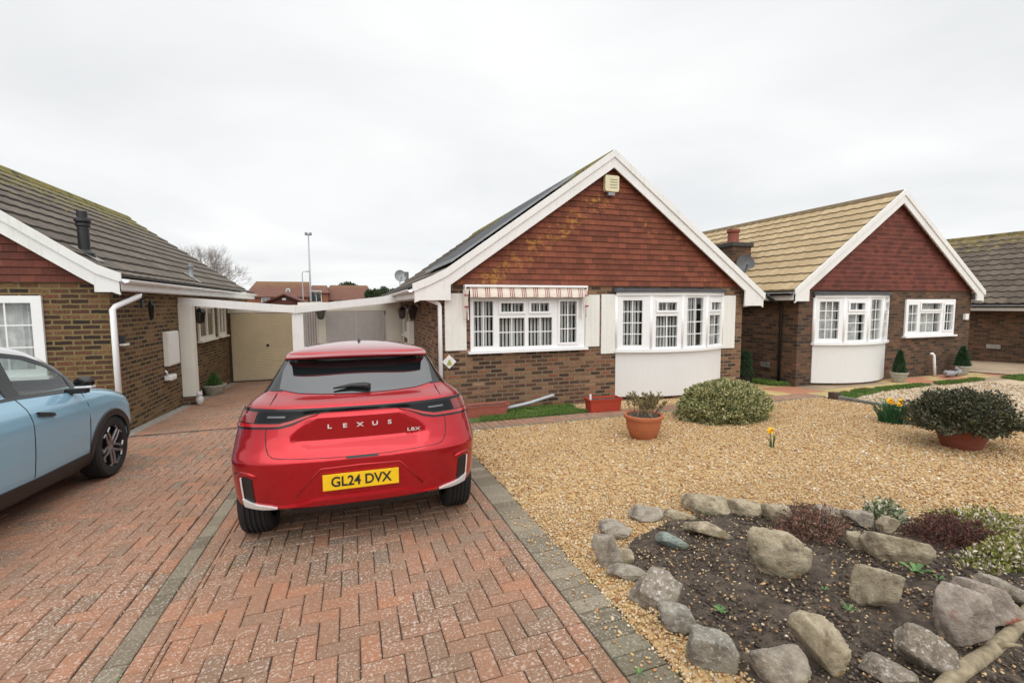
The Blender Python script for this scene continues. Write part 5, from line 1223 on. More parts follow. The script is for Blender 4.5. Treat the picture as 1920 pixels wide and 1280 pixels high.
# ------------------------------------------------------------ cars: one continuous shell from plan outlines stacked in z
class Shell:
    def __init__(s, tab, n=2.4, base=.27, zl=1.0, zt=1.36, crown=.10, arches=(), arch_r=.37, nf=2.6):
        s.z = np.array([t[0] for t in tab]); s.t = np.array([t[1:] for t in tab])   # w, yr, Dr, yf, Df
        s.n, s.nf, s.base, s.zl, s.zt, s.crown, s.arches, s.ar = n, nf, base, zl, zt, crown, arches, arch_r
    def par(s, z):
        q = np.zeros(5)
        for k, dz in enumerate((-.012, 0, .012)):
            q += np.array([np.interp(z+dz, s.z, s.t[:, i]) for i in range(5)])*(.25, .5, .25)[k]
        return q
    def surf(s, u, z, off=0.0):
        """u: 0 rear centre .. 1 end of rear cap .. 2 start of front cap .. 3 front centre, negative = left side"""
        sg = 1 if u >= 0 else -1; a = abs(u); w_, yr, Dr, yf, Df = s.par(z)
        if a <= 1: t = a*PI/2; x = w_*math.sin(t)**(2/s.n); y = yr+Dr*(1-max(0, math.cos(t))**(2/s.n))
        elif a <= 2: x = w_; y = yr+Dr+(a-1)*((yf-Df)-(yr+Dr))
        else: t = (3-a)*PI/2; x = w_*math.sin(t)**(2/s.nf); y = yf-Df*(1-max(0, math.cos(t))**(2/s.nf))
        if a <= 1 and hasattr(s, 'recess'): y += s.recess(x, z)
        p = Vector((sg*x, y, z))
        if off:
            e = .004; u2 = u+(e if u < 2.9 else -e); A = s.surf(u2, z)-p; B = s.surf(u, z+.006)-p
            nn = A.cross(B); 
            if nn.length > 0:
                nn.normalize(); c = Vector((0, (s.t[0, 1]+s.t[0, 3])/2, z))
                if nn.dot(p-c) < 0: nn = -nn
                p = p+nn*off
        return p
    def ux(s, x, z):     # rear-cap u for a given x
        w_ = s.par(z)[0]; k = min(1, abs(x)/w_); return math.copysign(math.asin(k**(s.n/2))*2/PI, x)
    def uy(s, y, z, side=1):
        w_, yr, Dr, yf, Df = s.par(z)
        if y <= yr+Dr:
            k = 1-(1-min(1, max(0, (y-yr)/Dr)))**1; c = max(0, 1-(y-yr)/Dr); t = math.acos(min(1, c**(s.n/2))); return side*t/(PI/2)
        if y >= yf-Df: c = max(0, 1-max(0, yf-y)/Df); t = math.acos(min(1, c**(s.nf/2))); return side*(3-t/(PI/2))
        return side*(1+(y-yr-Dr)/((yf-Df)-(yr+Dr)))
    def hull(s, name, mat, parent, split=None, capmat=None, cut=None):
        us = list(np.linspace(0, 1, 44)[:-1])+list(np.linspace(1, 2, 90)[:-1])+list(np.linspace(2, 3, 26)); us = [-u for u in us[::-1]][:-1]+us
        NL, NU = 64, 26; P = []
        def zb(y):
            b_ = s.base+ (.05 if (y < .25 or y > s.t[0, 3]-.2) else 0)*0
            for ya in s.arches:
                d = abs(y-ya)
                if d < s.ar and y > .36: b_ = max(b_, .31+math.sqrt(max(0, s.ar*s.ar-d*d)))
            return b_
        for i in range(NL+1):
            f = i/NL; row = []
            for u in us:
                y = s.surf(u, .55)[1]; b_ = zb(y); z = b_+(s.zl-b_)*f; row.append(s.surf(u, z))
            P.append(row)
        for i in range(1, NU+1): z = s.zl+(s.zt-s.zl)*i/NU; P.append([s.surf(u, z) for u in us])
        m_ = MB(); m_.grid(P)
        if cut: m_.f = [f for f in m_.f if not cut(sum((Vector(m_.v[i]) for i in f), Vector())/4)]; m_.r = m_.r[:len(m_.f)]
        q = m_.build(name, mat, parent, smooth=True, local=True, auto=28)
        # roof cap
        top = P[-1]; w_, yr, Dr, yf, Df = s.par(s.zt); cy = (yr+yf)/2; R_ = []
        for k in range(0, 15):
            c = math.cos(PI/2*k/14) if k else 1; zz = s.zt+s.crown*(1-c*c)**.75; R_.append([Vector((p.x*c, cy+(p.y-cy)*c, zz-.06*s.crown*0)) for p in top])
        m_ = MB(); m_.grid(R_); rf = m_.build('roof', capmat or mat, parent, smooth=True, local=True, auto=40)
        return q, rf
    def patch(s, name, mat, parent, u_of, a0, a1, lo, hi, na, nb, off=.004, th=.006, smooth=True):
        """surface patch: a runs a0..a1, z between lo(a), hi(a); u_of(a, z) -> u ; with a skirt going down into the shell"""
        m_ = MB(); P = []
        for i in range(na+1):
            a = a0+(a1-a0)*i/na; l, h = lo(a), hi(a); P.append([s.surf(u_of(a, l+(h-l)*j/nb), l+(h-l)*j/nb, off) for j in range(nb+1)])
        Q = []
        for i in range(na+1):
            a = a0+(a1-a0)*i/na; l, h = lo(a), hi(a); Q.append([s.surf(u_of(a, l+(h-l)*j/nb), l+(h-l)*j/nb, off-th) for j in (0, nb)])
        m_.grid(P); m_.grid([[P[i][0], Q[i][0]] for i in range(na+1)]); m_.grid([[P[i][nb], Q[i][1]] for i in range(na+1)])
        return m_.build(name, mat, parent, smooth=smooth, local=True, auto=40)
    def line(s, name, mat, parent, pts, r, off=.0, n=6):
        m_ = MB(); m_.tube([s.surf(u, z, off) for u, z in pts], r, n); return m_.build(name, mat, parent, smooth=True, local=True)
def pw(pts):
    xs = [p[0] for p in pts]; ys = [p[1] for p in pts]; return lambda a: float(np.interp(a, xs, ys))

def wheel(parent, c, r, wd, side, rim='alloy', spokes=5, style=0):
    """axis along x; side +1 = outer face towards +x"""
    ro = MB(); hw = wd/2; prof = [(r*.68, -hw*.9), (r*.80, -hw), (r*.93, -hw*.97), (r*.985, -hw*.80)]
    for k in range(5):      # tread with grooves
        a = -hw*.74+hw*1.48*k/5; b_ = a+hw*1.48/5; prof += [(r, a+.004), (r, b_-.010), (r-.009, b_-.008), (r-.009, b_+.002)]
    prof += [(r*.985, hw*.80), (r*.93, hw*.97), (r*.80, hw), (r*.68, hw*.9)]
    ro.lathe(prof, (0, 0, 0), 56, 'x'); 
    o = bpy.data.objects.new('wheel', None); col.objects.link(o); o.parent = parent; o.location = c; o.empty_display_size = .1
    ty = ro.build('tyre', 'rubber', o, smooth=True, local=True, auto=30)
    m_ = MB(); s_ = side; m_.lathe([(r*.70, s_*hw*.92), (r*.675, s_*hw*.86), (r*.64, s_*hw*.55), (r*.62, -s_*hw*.5), (0, -s_*hw*.5)], (0, 0, 0), 40, 'x')
    m_.build('rim', 'black_plastic' if style else rim, o, smooth=True, local=True, auto=35)
    m_ = MB()
    for k in range(spokes):
        a = 2*PI*k/spokes+.3
        def pt(rad, ang, x): return (s_*x, rad*math.cos(ang), rad*math.sin(ang))
        if style == 0:
            for dw in (-.12, .12):
                P = [pt(.05*r/.34, a+dw*2, hw*.62), pt(r*.66, a+dw, hw*.86)]; m_.tube(P, [.020, .016], 6)
        else:
            for sgn in (-1, 1):
                P = [pt(r*.14, a, hw*.70), pt(r*.36, a+sgn*.36, hw*.80), pt(r*.60, a+sgn*.50, hw*.86), pt(r*.66, a+sgn*.26, hw*.86)]; m_.tube(P, [.017, .015, .013, .012], 6)
    m_.lathe([(0, s_*hw*.72), (r*.15, s_*hw*.70), (r*.17, s_*hw*.6)], (0, 0, 0), 20, 'x')
    m_.build('spoke', rim, o, smooth=True, local=True, auto=35)
    return o

# ---- red car, seen from behind
slope = math.atan(.04)
red = empty('parked_car', (.03, 3.40, gz(3.40)), 'shiny red hatchback crossover parked on the right drive, seen from behind', 'car')
red.rotation_euler = (-slope, 0, R(-1.2))
RS = Shell([ # z   w    yr    Dr   yf    Df
 (.24, .80, .20, .34, 4.00, .60), (.28, .86, .12, .36, 4.08, .62), (.315, .872, .055, .38, 4.12, .64), (.36, .882, .040, .38, 4.15, .64), (.40, .888, .034, .38, 4.15, .64), (.50, .897, .018, .39, 4.17, .64),
 (.60, .902, .004, .40, 4.18, .64), (.648, .902, .0, .40, 4.17, .64), (.660, .901, .004, .41, 4.16, .64), (.72, .898, .050, .41, 4.15, .64), (.80, .888, .083, .42, 4.08, .64), (.90, .866, .105, .43, 3.85, .64),
 (.97, .838, .115, .44, 3.55, .60), (1.012, .812, .118, .44, 3.30, .55), (1.03, .797, .150, .44, 3.15, .50), (1.05, .772, .215, .42, 3.05, .50), (1.075, .733, .30, .38, 2.98, .48), (1.10, .71, .345, .36, 2.90, .48),
 (1.20, .655, .50, .30, 2.62, .45), (1.28, .615, .62, .26, 2.40, .42), (1.322, .592, .675, .24, 2.28, .40), (1.334, .588, .60, .20, 2.24, .40), (1.345, .585, .585, .20, 2.2, .40), (1.37, .565, .60, .20, 2.12, .38), (1.40, .53, .66, .2, 2.0, .36)],
 n=2.5, base=.285, zl=1.03, zt=1.375, crown=.075, arches=(.62, 3.16), arch_r=.365)
def recess(x, z):      # the hatch is scooped below the light bar: an overhanging trapezoid over an upward shelf
    if not .70 < z < .95: return 0
    hw = .50-.85*(z-.77) if z > .77 else .50; m = min(1, max(0, (hw-abs(x))/(.06 if z > .79 else .06+.9*(.79-z)+.02))); m = m*m*(3-2*m)
    base_ = float(np.interp(z, [.66, .72, .80, .90, .97], [.004, .05, .083, .105, .115])); tgt = float(np.interp(z, [.70, .765, .775, .935, .95], [.036, .110, .115, .093, .110]))
    return (tgt-base_)*m
RS.recess = recess
RS.hull('body', 'paint_red', red)
xr = lambda a, z: RS.ux(a, z)
# rear screen and its black surround
RS.patch('rear_window', 'car_glass', red, xr, -.585, .585, pw([(-.60, 1.115), (-.45, 1.088), (-.25, 1.078), (0, 1.074), (.25, 1.078), (.45, 1.088), (.60, 1.115)]), pw([(-.60, 1.20), (-.555, 1.318), (-.5, 1.325), (.5, 1.325), (.555, 1.318), (.60, 1.20)]), 40, 14, .005)
for sg in (-1, 1):
    RS.patch('window_pillar', 'black_gloss', red, lambda a, z: sg*a, RS.ux(.52, 1.2), 1.03, lambda a: 1.10 if a < .8 else 1.085, lambda a: 1.325, 16, 14, .003)
    RS.patch('side_window', 'car_glass_side', red, lambda a, z: RS.uy(a, z, sg), .78, 2.62, pw([(.78, 1.12), (1.2, 1.075), (2.62, 1.06)]), pw([(.78, 1.25), (1.0, 1.32), (2.2, 1.32), (2.62, 1.10)]), 40, 8, .004)
    # tail lamp cluster: black base, smoked lens, red block and lower red blade
    ul = lambda a, z: sg*a
    RS.patch('lamp_housing', 'black_gloss', red, ul, 0, .93, pw([(0, .975), (.15, .971), (.22, .940), (.30, .890), (.38, .870), (.93, .860)]), pw([(0, 1.003), (.93, 1.000)]), 60, 8, .006, .012)
    RS.patch('lamp_ledge', 'black_gloss', red, ul, 0, .93, pw([(0, .995), (.93, .990)]), pw([(0, 1.004), (.93, 1.001)]), 60, 2, .012, .018)
    RS.patch('smoked_lens', 'lamp_smoke', red, ul, .20, .565, pw([(.20, .972), (.25, .945), (.33, .918), (.57, .908)]), pw([(.20, .982), (.3, .988), (.57, .984)]), 22, 5, .009, .004)
    RS.patch('reversing_lamp', 'lamp_clear', red, ul, .35, .48, lambda a: .944, lambda a: .957, 10, 2, .0105, .002)
    RS.patch('tail_lamp', 'lamp_red_dark', red, ul, .585, .90, lambda a: .908, lambda a: .984, 12, 4, .009, .004)
    RS.patch('tail_lamp', 'lamp_red', red, ul, .17, .91, pw([(.17, .960), (.22, .944), (.30, .906), (.38, .884), (.91, .874)]), pw([(.17, .966), (.22, .958), (.30, .926), (.38, .903), (.91, .900)]), 50, 2, .011, .004)
    # hatch shut line
    pts = [(sg*u_, z_) for u_, z_ in ((.585, 1.09), (.52, 1.03), (.485, 1.0), (.475, .90), (.468, .82), (.452, .75), (.43, .705), (.40, .685), (.35, .677), (.22, .672), (.10, .667), (0, .665))]
    RS.line('shut_line', 'black_plastic', red, pts, .0032, .0)
    # corner vents, silver blades
    RS.patch('corner_vent', 'black_plastic', red, ul, .555, .66, lambda a: .365, pw([(.555, .535), (.60, .55), (.66, .55)]), 12, 8, .004)
    RS.patch('corner_blade', 'silver', red, ul, .655, .675, lambda a: .36, lambda a: .545, 3, 8, .010, .014)
    RS.patch('corner_blade', 'silver', red, ul, .395, .675, pw([(.395, .322), (.50, .316), (.675, .330)]), pw([(.395, .326), (.44, .340), (.54, .352), (.675, .392)]), 24, 3, .014, .018)
    RS.patch('reflector', 'lamp_red', red, ul, .25, .38, lambda a: .326, lambda a: .341, 8, 1, .014, .012)
    RS.line('corner_crease', 'paint_red', red, [(sg*u_, z_) for u_, z_ in ((.52, .555), (.58, .572), (.66, .578), (.76, .560))], .012, -.002, 8)
    # door mirror
    mm = MB(); P = [[(sg*.865+.08*math.sin(PI*i/8)*math.cos(2*PI*k/14), 2.55+.06*math.sin(PI*i/8)*math.sin(2*PI*k/14), .97+.055*math.cos(PI*i/8)) for k in range(15)] for i in range(9)]; mm.grid(P); mr_ = mm.build('mirror', 'paint_red', red, smooth=True, local=True)
    mm = MB(); mm.box(sg*.72, sg*.82, 2.56, 2.62, .96, .99); mm.build('arm', 'black_plastic', mr_, local=True)
    # black wheel-arch trims
    for ya in RS.arches:
        m_ = MB(); P = []
        for k in range(25):
            a = PI*((.30 if ya < 1 else -.04)+(.74 if ya < 1 else 1.08)*k/24); row = []
            for rr in (.362, .405): y, z = ya-rr*math.cos(a), .31+rr*math.sin(a); row.append(RS.surf(RS.uy(y, max(.3, z), sg), max(.3, z), .006))
            P.append(row)
        m_.grid(P); m_.build('arch_trim', 'black_plastic', red, smooth=True, local=True)
# lower diffuser strip, bumper shelf
RS.patch('diffuser', 'black_plastic', red, xr, -.50, .50, lambda a: .272, pw([(-.50, .322), (-.3, .330), (.3, .330), (.50, .322)]), 30, 4, .026, .05)
RS.patch('bumper_shelf', 'paint_red', red, xr, -.48, .48, lambda a: .332, pw([(-.48, .333), (-.3, .372), (.3, .372), (.48, .333)]), 30, 3, .024, .034)
# recess round the plate
RS.line('recess_edge', 'paint_red', red, [(xr(-.44, .40), .40), (xr(-.30, .55), .56), (xr(-.27, .60), .592), (0, .60), (xr(.27, .60), .592), (xr(.30, .55), .56), (xr(.44, .40), .40)], .008, -.002, 8)
RS.patch('hatch_handle', 'black_plastic', red, xr, -.10, .12, lambda a: .652, lambda a: .668, 8, 1, .004)
def M_at(shell, x, z, off, tilt=None):
    u = shell.ux(x, z); p = shell.surf(u, z, off); q = shell.surf(u, z+.03, off); r_ = shell.surf(shell.ux(x+.03, z), z, off)
    X_ = (r_-p).normalized(); Z_ = (q-p).normalized(); Y_ = Z_.cross(X_).normalized(); Z_ = X_.cross(Y_).normalized()
    M_ = Matrix((X_, Z_, -Y_)).transposed().to_4x4(); M_.translation = p; return M_
yp = RS.surf(0, .5, 0).y
m_ = MB(); m_.box(-.26, .26, yp-.022, yp-.010, .438, .552); np_ = m_.build('number_plate', 'plate_yellow', red, local=True, bevel=.003)
text('GL24 DVX', .098, 'plate_black', 'plate_lettering', np_, Matrix.Translation((0, yp-.0235, .494)) @ UPR @ Matrix.Diagonal((.92, 1, 1, 1)), .0008, 1.0, .002)
for k, ch_ in enumerate('LEXUS'):
    x = -.21+.105*k; text(ch_, .042, 'badge_silver', 'badge_letter', red, M_at(RS, x, .872, .007) @ Matrix.Diagonal((1.5, 1, 1, 1)), .003, 1, .001)
text('LBX', .034, 'badge_silver', 'model_badge', red, M_at(RS, .385, .80, .012) @ Matrix.Diagonal((1.6, 1, 1, 1)), .002, 1.1, .0005)
# wiper
m_ = MB(); A = [RS.surf(xr(x, z), z, .022) for x, z in ((.075, 1.098), (.04, 1.108), (-.06, 1.112), (-.19, 1.098))]; m_.tube(A, [.026, .024, .016, .006], 8); wp = m_.build('wiper', 'black_plastic', red, smooth=True, local=True)
# spoiler lip over the screen
m_ = MB(); P = []
for i in range(31):
    x = -.56+1.12*i/30; q_ = (x/.56)**2
    P.append([(x, .655+.10*q_, 1.352-.014*q_), (x, .555+.085*q_*q_, 1.340-.010*q_), (x, .548+.085*q_*q_, 1.352-.010*q_), (x, .60+.085*q_, 1.372-.012*q_), (x, .80, 1.398-.030*q_)])
m_.grid([r_[1:] for r_ in P]); sp_o = m_.build('spoiler', 'paint_red', red, smooth=True, local=True, auto=40)
m_ = MB(); m_.grid([r_[:2] for r_ in P]); m_.build('underside', 'black_gloss', sp_o, smooth=True, local=True)
m_ = MB(); m_.box(-.14, .14, .565, .572, 1.335, 1.341); m_.build('brake_lamp', 'lamp_red_dark', red, local=True)
# roof aerial
m_ = MB(); P = []
for i in range(9):
    t = i/8; z = 1.440+.062*math.sin(PI*min(1, t*1.0))**.8*(1-.25*t) if 0 < i < 8 else 1.43; P.append([(dx*(.022*math.sin(PI*min(.97, t+.03))+.002), 1.08+.17*(1-t), 1.425) if abs(dx) == 1 else (dx, 1.08+.17*(1-t), z) for dx in (-1, 0, 1)])
m_.grid(P); m_.build('aerial', 'black_gloss', red, smooth=True, local=True)
# underbody and wheels
m_ = MB(); m_.box(-.62, .62, .35, 3.7, .23, .60); m_.box(-.80, .80, 1.10, 2.86, .24, .5); m_.build('underbody', 'black_plastic', red, local=True)
for sg in (-1, 1):
    for ya in RS.arches: wheel(red, (sg*.765, ya, .325), .335, .215, sg)
# front glass
RS.patch('windscreen', 'car_glass', red, lambda a, z: (3-abs(a))*(1 if a >= 0 else -1), -.75, .75, lambda a: 1.08, lambda a: 1.345, 24, 8, .004)

# ---- blue car, right front quarter in view
blue = empty('parked_car', (-3.47, 2.93, gz(2.93)), 'pale blue hatchback with white roof and black arch trims at the left edge', 'car')
blue.rotation_euler = (-slope, 0, R(-1.5))
BS = Shell([
 (.22, .80, .16, .34, 3.80, .42), (.30, .845, .06, .34, 3.90, .44), (.40, .862, .02, .34, 3.96, .46), (.55, .872, .0, .34, 3.98, .46), (.72, .876, .01, .34, 3.95, .46), (.82, .872, .03, .35, 3.90, .50),
 (.90, .850, .045, .36, 3.78, .60), (.95, .825, .06, .36, 3.62, .68), (.98, .800, .075, .36, 3.45, .70), (1.01, .775, .085, .36, 3.30, .66), (1.04, .750, .10, .34, 3.16, .42), (1.08, .725, .12, .32, 3.08, .32), (1.24, .665, .22, .28, 2.90, .30), (1.38, .615, .34, .26, 2.66, .29), (1.43, .598, .38, .24, 2.52, .28), (1.47, .580, .42, .24, 2.34, .28), (1.50, .562, .48, .22, 2.18, .28), (1.53, .54, .52, .2, 2.0, .3)],
 n=2.6, base=.24, zl=1.03, zt=1.49, crown=.055, arches=(.68, 3.22), arch_r=.36, nf=2.7)
WF, WR = pw([(2.04, 1.392), (2.30, 1.358), (2.56, 1.268), (2.82, 1.095)]), pw([(.80, 1.33), (.95, 1.385), (1.92, 1.392)])
def cutw(p): return abs(p.x) > .35 and ((2.05 < p.y < 2.80 and 1.055 < p.z < WF(p.y)-.01) or (.82 < p.y < 1.91 and 1.08 < p.z < WR(p.y)-.01)) or (p.y > 2.2 and abs(p.x) < .54 and 1.10 < p.z < 1.45) or (p.y < .6 and abs(p.x) < .48 and 1.14 < p.z < 1.40)
BS.hull('body', 'paint_blue', blue, capmat='paint_white', cut=cutw)
for sg in (-1, 1):
    by = lambda a, z: BS.uy(a, z, sg)
    top_ = [(.45, 1.28), (.75, 1.41), (2.10, 1.415), (2.35, 1.375), (2.60, 1.285), (2.80, 1.15), (2.93, 1.045)]
    for (a0, a1, lo_, hi_) in ((.45, 2.93, pw([(.45, 1.10), (.8, 1.045), (2.0, 1.03), (2.93, .985)]), pw([(.45, 1.14), (.8, 1.070), (2.04, 1.052), (2.93, 1.03)])),
                               (.45, .82, lambda a: 1.09, pw(top_)), (1.90, 2.06, lambda a: 1.05, lambda a: 1.43), (2.74, 2.93, lambda a: 1.03, pw(top_)),
                               (.70, 2.93, pw([(.70, 1.34), (.80, 1.322), (.95, 1.378), (2.04, 1.384), (2.30, 1.35), (2.56, 1.26), (2.82, 1.087), (2.93, 1.04)]), pw(top_))):
        BS.patch('window_surround', 'black_gloss', blue, by, a0, a1, lo_, hi_, 50, 5, .004)
    BS.patch('side_window', 'car_window', blue, by, 2.04, 2.82, lambda a: 1.04, WF, 30, 7, .001, .0)
    BS.patch('side_window', 'car_window', blue, by, .80, 1.92, lambda a: 1.065, WR, 20, 7, .001, .0)
    BS.patch('roof_rail', 'paint_white', blue, lambda a, z: sg*min(abs(by(a, z)), 2.45), .60, 3.02, pw([(.60, 1.375)]+[(y_, z_+.003) for y_, z_ in top_[1:]]+[(3.02, .99)]), pw([(.60, 1.485), (2.10, 1.4895), (2.35, 1.47), (2.62, 1.395), (2.84, 1.255), (3.02, 1.06)]), 60, 4, .006)
    BS.patch('sill_trim', 'black_plastic', blue, by, 1.03, 2.87, lambda a: .235, pw([(1.03, .37), (2.0, .355), (2.87, .37)]), 40, 3, .010, .02)
    for ya in BS.arches:
        m_ = MB(); P = []
        for k in range(31):
            a = PI*(-.07+1.14*k/30); row = []
            for rr, of in ((.352, -.01), (.357, .012), (.42, .012), (.432, .0)): y, z = ya-rr*math.cos(a), .31+rr*math.sin(a); row.append(BS.surf(by(y, max(.235, z)), max(.235, z), of))
            P.append(row)
        m_.grid(P); m_.build('arch_trim', 'black_plastic', blue, smooth=True, local=True, auto=40)
    BS.line('shut_line', 'black_plastic', blue, [(by(2.80, z), z) for z in (1.0, .95, .85, .7, .55, .42, .37)], .0035, .001)
    BS.line('shut_line', 'black_plastic', blue, [(by(1.98, z), z) for z in (1.03, .99, .95, .90, .85, .8, .7, .6, .55, .48, .42, .37)], .0035, .001)
    BS.patch('door_handle', 'black_plastic', blue, by, 2.05, 2.25, pw([(2.05, .872), (2.25, .838)]), pw([(2.05, .902), (2.2, .876), (2.25, .862)]), 8, 2, .022, .03)
    # mirror
    m_ = MB(); P = [[(sg*(.905+.085*math.sin(PI*i/10)*math.cos(2*PI*k/18)), 2.66+.070*math.sin(PI*i/10)*math.sin(2*PI*k/18)*(1 if math.sin(2*PI*k/18) > 0 else .55), 1.09+.062*math.cos(PI*i/10)) for k in range(19)] for i in range(11)]; m_.grid(P); mr_ = m_.build('mirror', 'black_gloss', blue, smooth=True, local=True)
    m_ = MB(); m_.box(sg*.84, sg*.98, 2.62, 2.71, 1.035, 1.058); m_.build('indicator', 'silver', mr_, local=True, bevel=.01)
    m_ = MB(); m_.box(sg*.73, sg*.93, 2.63, 2.71, .985, 1.034); m_.build('arm', 'black_plastic', mr_, local=True, bevel=.01)
    BS.patch('headlamp', 'lamp_smoke', blue, lambda a, z: sg*a, 2.25, 2.75, lambda a: .78, lambda a: .88, 14, 4, .004)
BS.patch('windscreen', 'car_window', blue, lambda a, z: (3-abs(a))*(1 if a >= 0 else -1), -.56, .56, lambda a: 1.08, lambda a: 1.465, 24, 8, .001, .0)
BS.patch('rear_window', 'car_window', blue, lambda a, z: a, -.75, .75, lambda a: 1.12, lambda a: 1.42, 24, 8, .001, .0)
def seat(x, y):
    m_ = MB(); m_.box(x-.24, x+.24, y-.25, y+.27, .50, .66); m_.prism([(x-.23, .62), (x+.23, .62), (x+.21, 1.12), (x+.14, 1.20), (x-.14, 1.20), (x-.21, 1.12)], y-.38, y-.25); m_.prism([(x-.12, 1.21), (x+.12, 1.21), (x+.11, 1.36), (x-.11, 1.36)], y-.40, y-.30); m_.box(x-.02, x+.02, y-.37, y-.33, 1.18, 1.23)
    m_.build('seat', 'seat_cloth', blue, local=True, bevel=.02)
seat(-.36, 1.85); seat(.36, 1.85); seat(-.36, .95); seat(.36, .95)
m_ = MB(); m_.box(-.66, .66, 2.55, 2.80, .80, 1.02); m_.build('dashboard', 'black_plastic', blue, local=True, bevel=.03)
m_ = MB(); m_.box(.68, .70, .7, 2.9, .55, 1.02); m_.box(-.70, -.68, .7, 2.9, .55, 1.02); m_.build('door_card', 'seat_cloth', blue, local=True)
m_ = MB(); P_ = [(.36+.18*math.cos(2*PI*k/24), 2.42-.05*math.sin(2*PI*k/24), 1.00+.17*math.sin(2*PI*k/24)) for k in range(25)]; m_.tube(P_, .014, 8, False); m_.tube([(.36, 2.42, 1.0), (.36, 2.58, .95)], .03, 8); m_.tube([P_[0], (.36, 2.42, 1.0), P_[12]], .015, 6); m_.build('steering_wheel', 'black_plastic', blue, local=True, smooth=True)
m_ = MB(); m_.box(-.60, .60, .35, 3.6, .20, .60); m_.box(-.78, .78, 1.10, 2.80, .20, .5); m_.build('underbody', 'black_plastic', blue, local=True)
for sg in (-1, 1):
    for ya in BS.arches: wheel(blue, (sg*.775, ya, .33), .33, .205, sg, 'alloy', 5, 1)

# ------------------------------------------------------------ beyond the car ports
def far_house(x0, x1, y0, y1, ze, zr, hipx, label, wins, dz=-3.1):
    ro = empty('terraced_house', ((x0+x1)/2, y0, dz), label, 'house', 'distant terraced houses'); ym = (y0+y1)/2
    m_ = MB(); m_.box(x0, x1, y0, y1, dz-.5, ze); m_.poly([(x0, y0, ze), (x0, y1, ze), (x0+hipx[0], ym, zr)]); m_.poly([(x1, y0, ze), (x1, y1, ze), (x1-hipx[1], ym, zr)]); m_.build('wall', 'far_brick', ro)
    m_ = MB(); m_.uv = []
    for (pts) in ([(x0-.2, y0-.4, ze-.15), (x1+.2, y0-.4, ze-.15), (x1-hipx[1]+.1, ym, zr), (x0+hipx[0]-.1, ym, zr)], [(x0-.2, y1+.4, ze-.15), (x1+.2, y1+.4, ze-.15), (x1-hipx[1]+.1, ym, zr), (x0+hipx[0]-.1, ym, zr)],
                  [(x0-.2, y0-.4, ze-.15), (x0+hipx[0]-.1, ym, zr), (x0-.2, y1+.4, ze-.15)], [(x1+.2, y0-.4, ze-.15), (x1-hipx[1]+.1, ym, zr), (x1+.2, y1+.4, ze-.15)]):
        m_.poly(pts); m_.uv += [(p[0], (p[2]-ze)*1.6) for p in pts]
    m_.build('roof', 'roof_red', ro)
    for (wx, wz, ww, wh) in wins:
        m_ = MB(); m_.box(wx, wx+ww, y0-.06, y0-.005, wz, wz+wh); f = m_.build('window', 'far_render', ro)
        m_ = MB(); m_.box(wx+.12, wx+ww/2-.05, y0-.075, y0-.062, wz+.12, wz+wh-.12); m_.box(wx+ww/2+.05, wx+ww-.12, y0-.075, y0-.062, wz+.12, wz+wh-.12); m_.build('pane', 'car_glass_side', f)
    return ro
far_house(-13.9, -5.9, 73, 81, 3.0, 5.2, (.9, .2), 'left of the distant red-roofed terraced houses seen over the car ports', [(-11.9, 1.75, 1.1, 1.05), (-10.1, 1.75, 1.25, 1.05)])
h_ = far_house(-5.8, -3.3, 74, 81, 3.6, 4.7, (.3, .3), 'narrow distant house with a tall white framed window between two red roofs', [(-5.6, 2.1, 1.5, 1.7)])
far_house(-4.6, 3.6, 76, 84, 2.55, 4.85, (1.6, 1.2), 'right of the distant red-roofed terraced houses with a row of white windows', [(-2.6, 1.35, .95, .95), (-.8, 1.35, .95, .95), (.8, 1.35, .95, .95), (2.3, 1.35, .95, .95)])
q = empty('dormer', (-8.6, 74.2, 3.5), 'small white rooflight on the left distant red roof', 'dormer')
m_ = MB(); m_.prism([(-8.85, 3.45), (-8.35, 3.45), (-8.3, 3.8), (-8.45, 4.1), (-8.75, 4.1), (-8.9, 3.8)], 74.0, 74.6); m_.build('frame', 'far_render', q)
m_ = MB(); m_.box(-8.75, -8.45, 73.97, 73.995, 3.55, 3.95); m_.build('pane', 'car_glass_side', q)
q = empty('shed', (-3.5, 30, gz(30)), 'brown timber shed gable just above the car port beam', 'shed')
m_ = MB(); m_.prism([(-5.3, gz(30)-.2), (-2.1, gz(30)-.2), (-2.1, 1.55), (-3.7, 2.25), (-5.3, 1.55)], 30, 34); m_.build('wall', 'timber_brown', q)
m_ = MB(); m_.prism([(-5.5, 1.50), (-3.7, 2.30), (-1.9, 1.50), (-1.9, 1.42), (-3.7, 2.21), (-5.5, 1.42)], 29.8, 34.1); m_.build('roof', 'timber_brown', q)
m_ = MB(); m_.box(-3.8, -3.6, 29.95, 29.995, 1.93, 2.05); m_.build('vent', 'far_render', q)
q = empty('outbuilding', (-6, 27, gz(27)), 'low greenish-roofed outbuilding behind the end of the left house', 'outbuilding')
m_ = MB(); m_.box(-9.5, -5.8, 27, 30, gz(27)-.2, 1.6); m_.build('wall', 'far_brick', q)
m_ = MB(); m_.uv = []; P_ = [(-9.7, 26.8, 1.6), (-5.6, 26.8, 1.6), (-6.1, 28.5, 2.25), (-9.7, 28.5, 2.25)]; m_.poly(P_); m_.uv += [(p[0], p[2]*2) for p in P_]; m_.build('roof', 'roof_brown', q)
m_ = MB(); m_.prism([(-5.78, 1.0), (-5.66, 1.0), (-5.45, 2.1), (-5.60, 2.1)], 26.7, 27); m_.build('fascia', 'far_render', q)
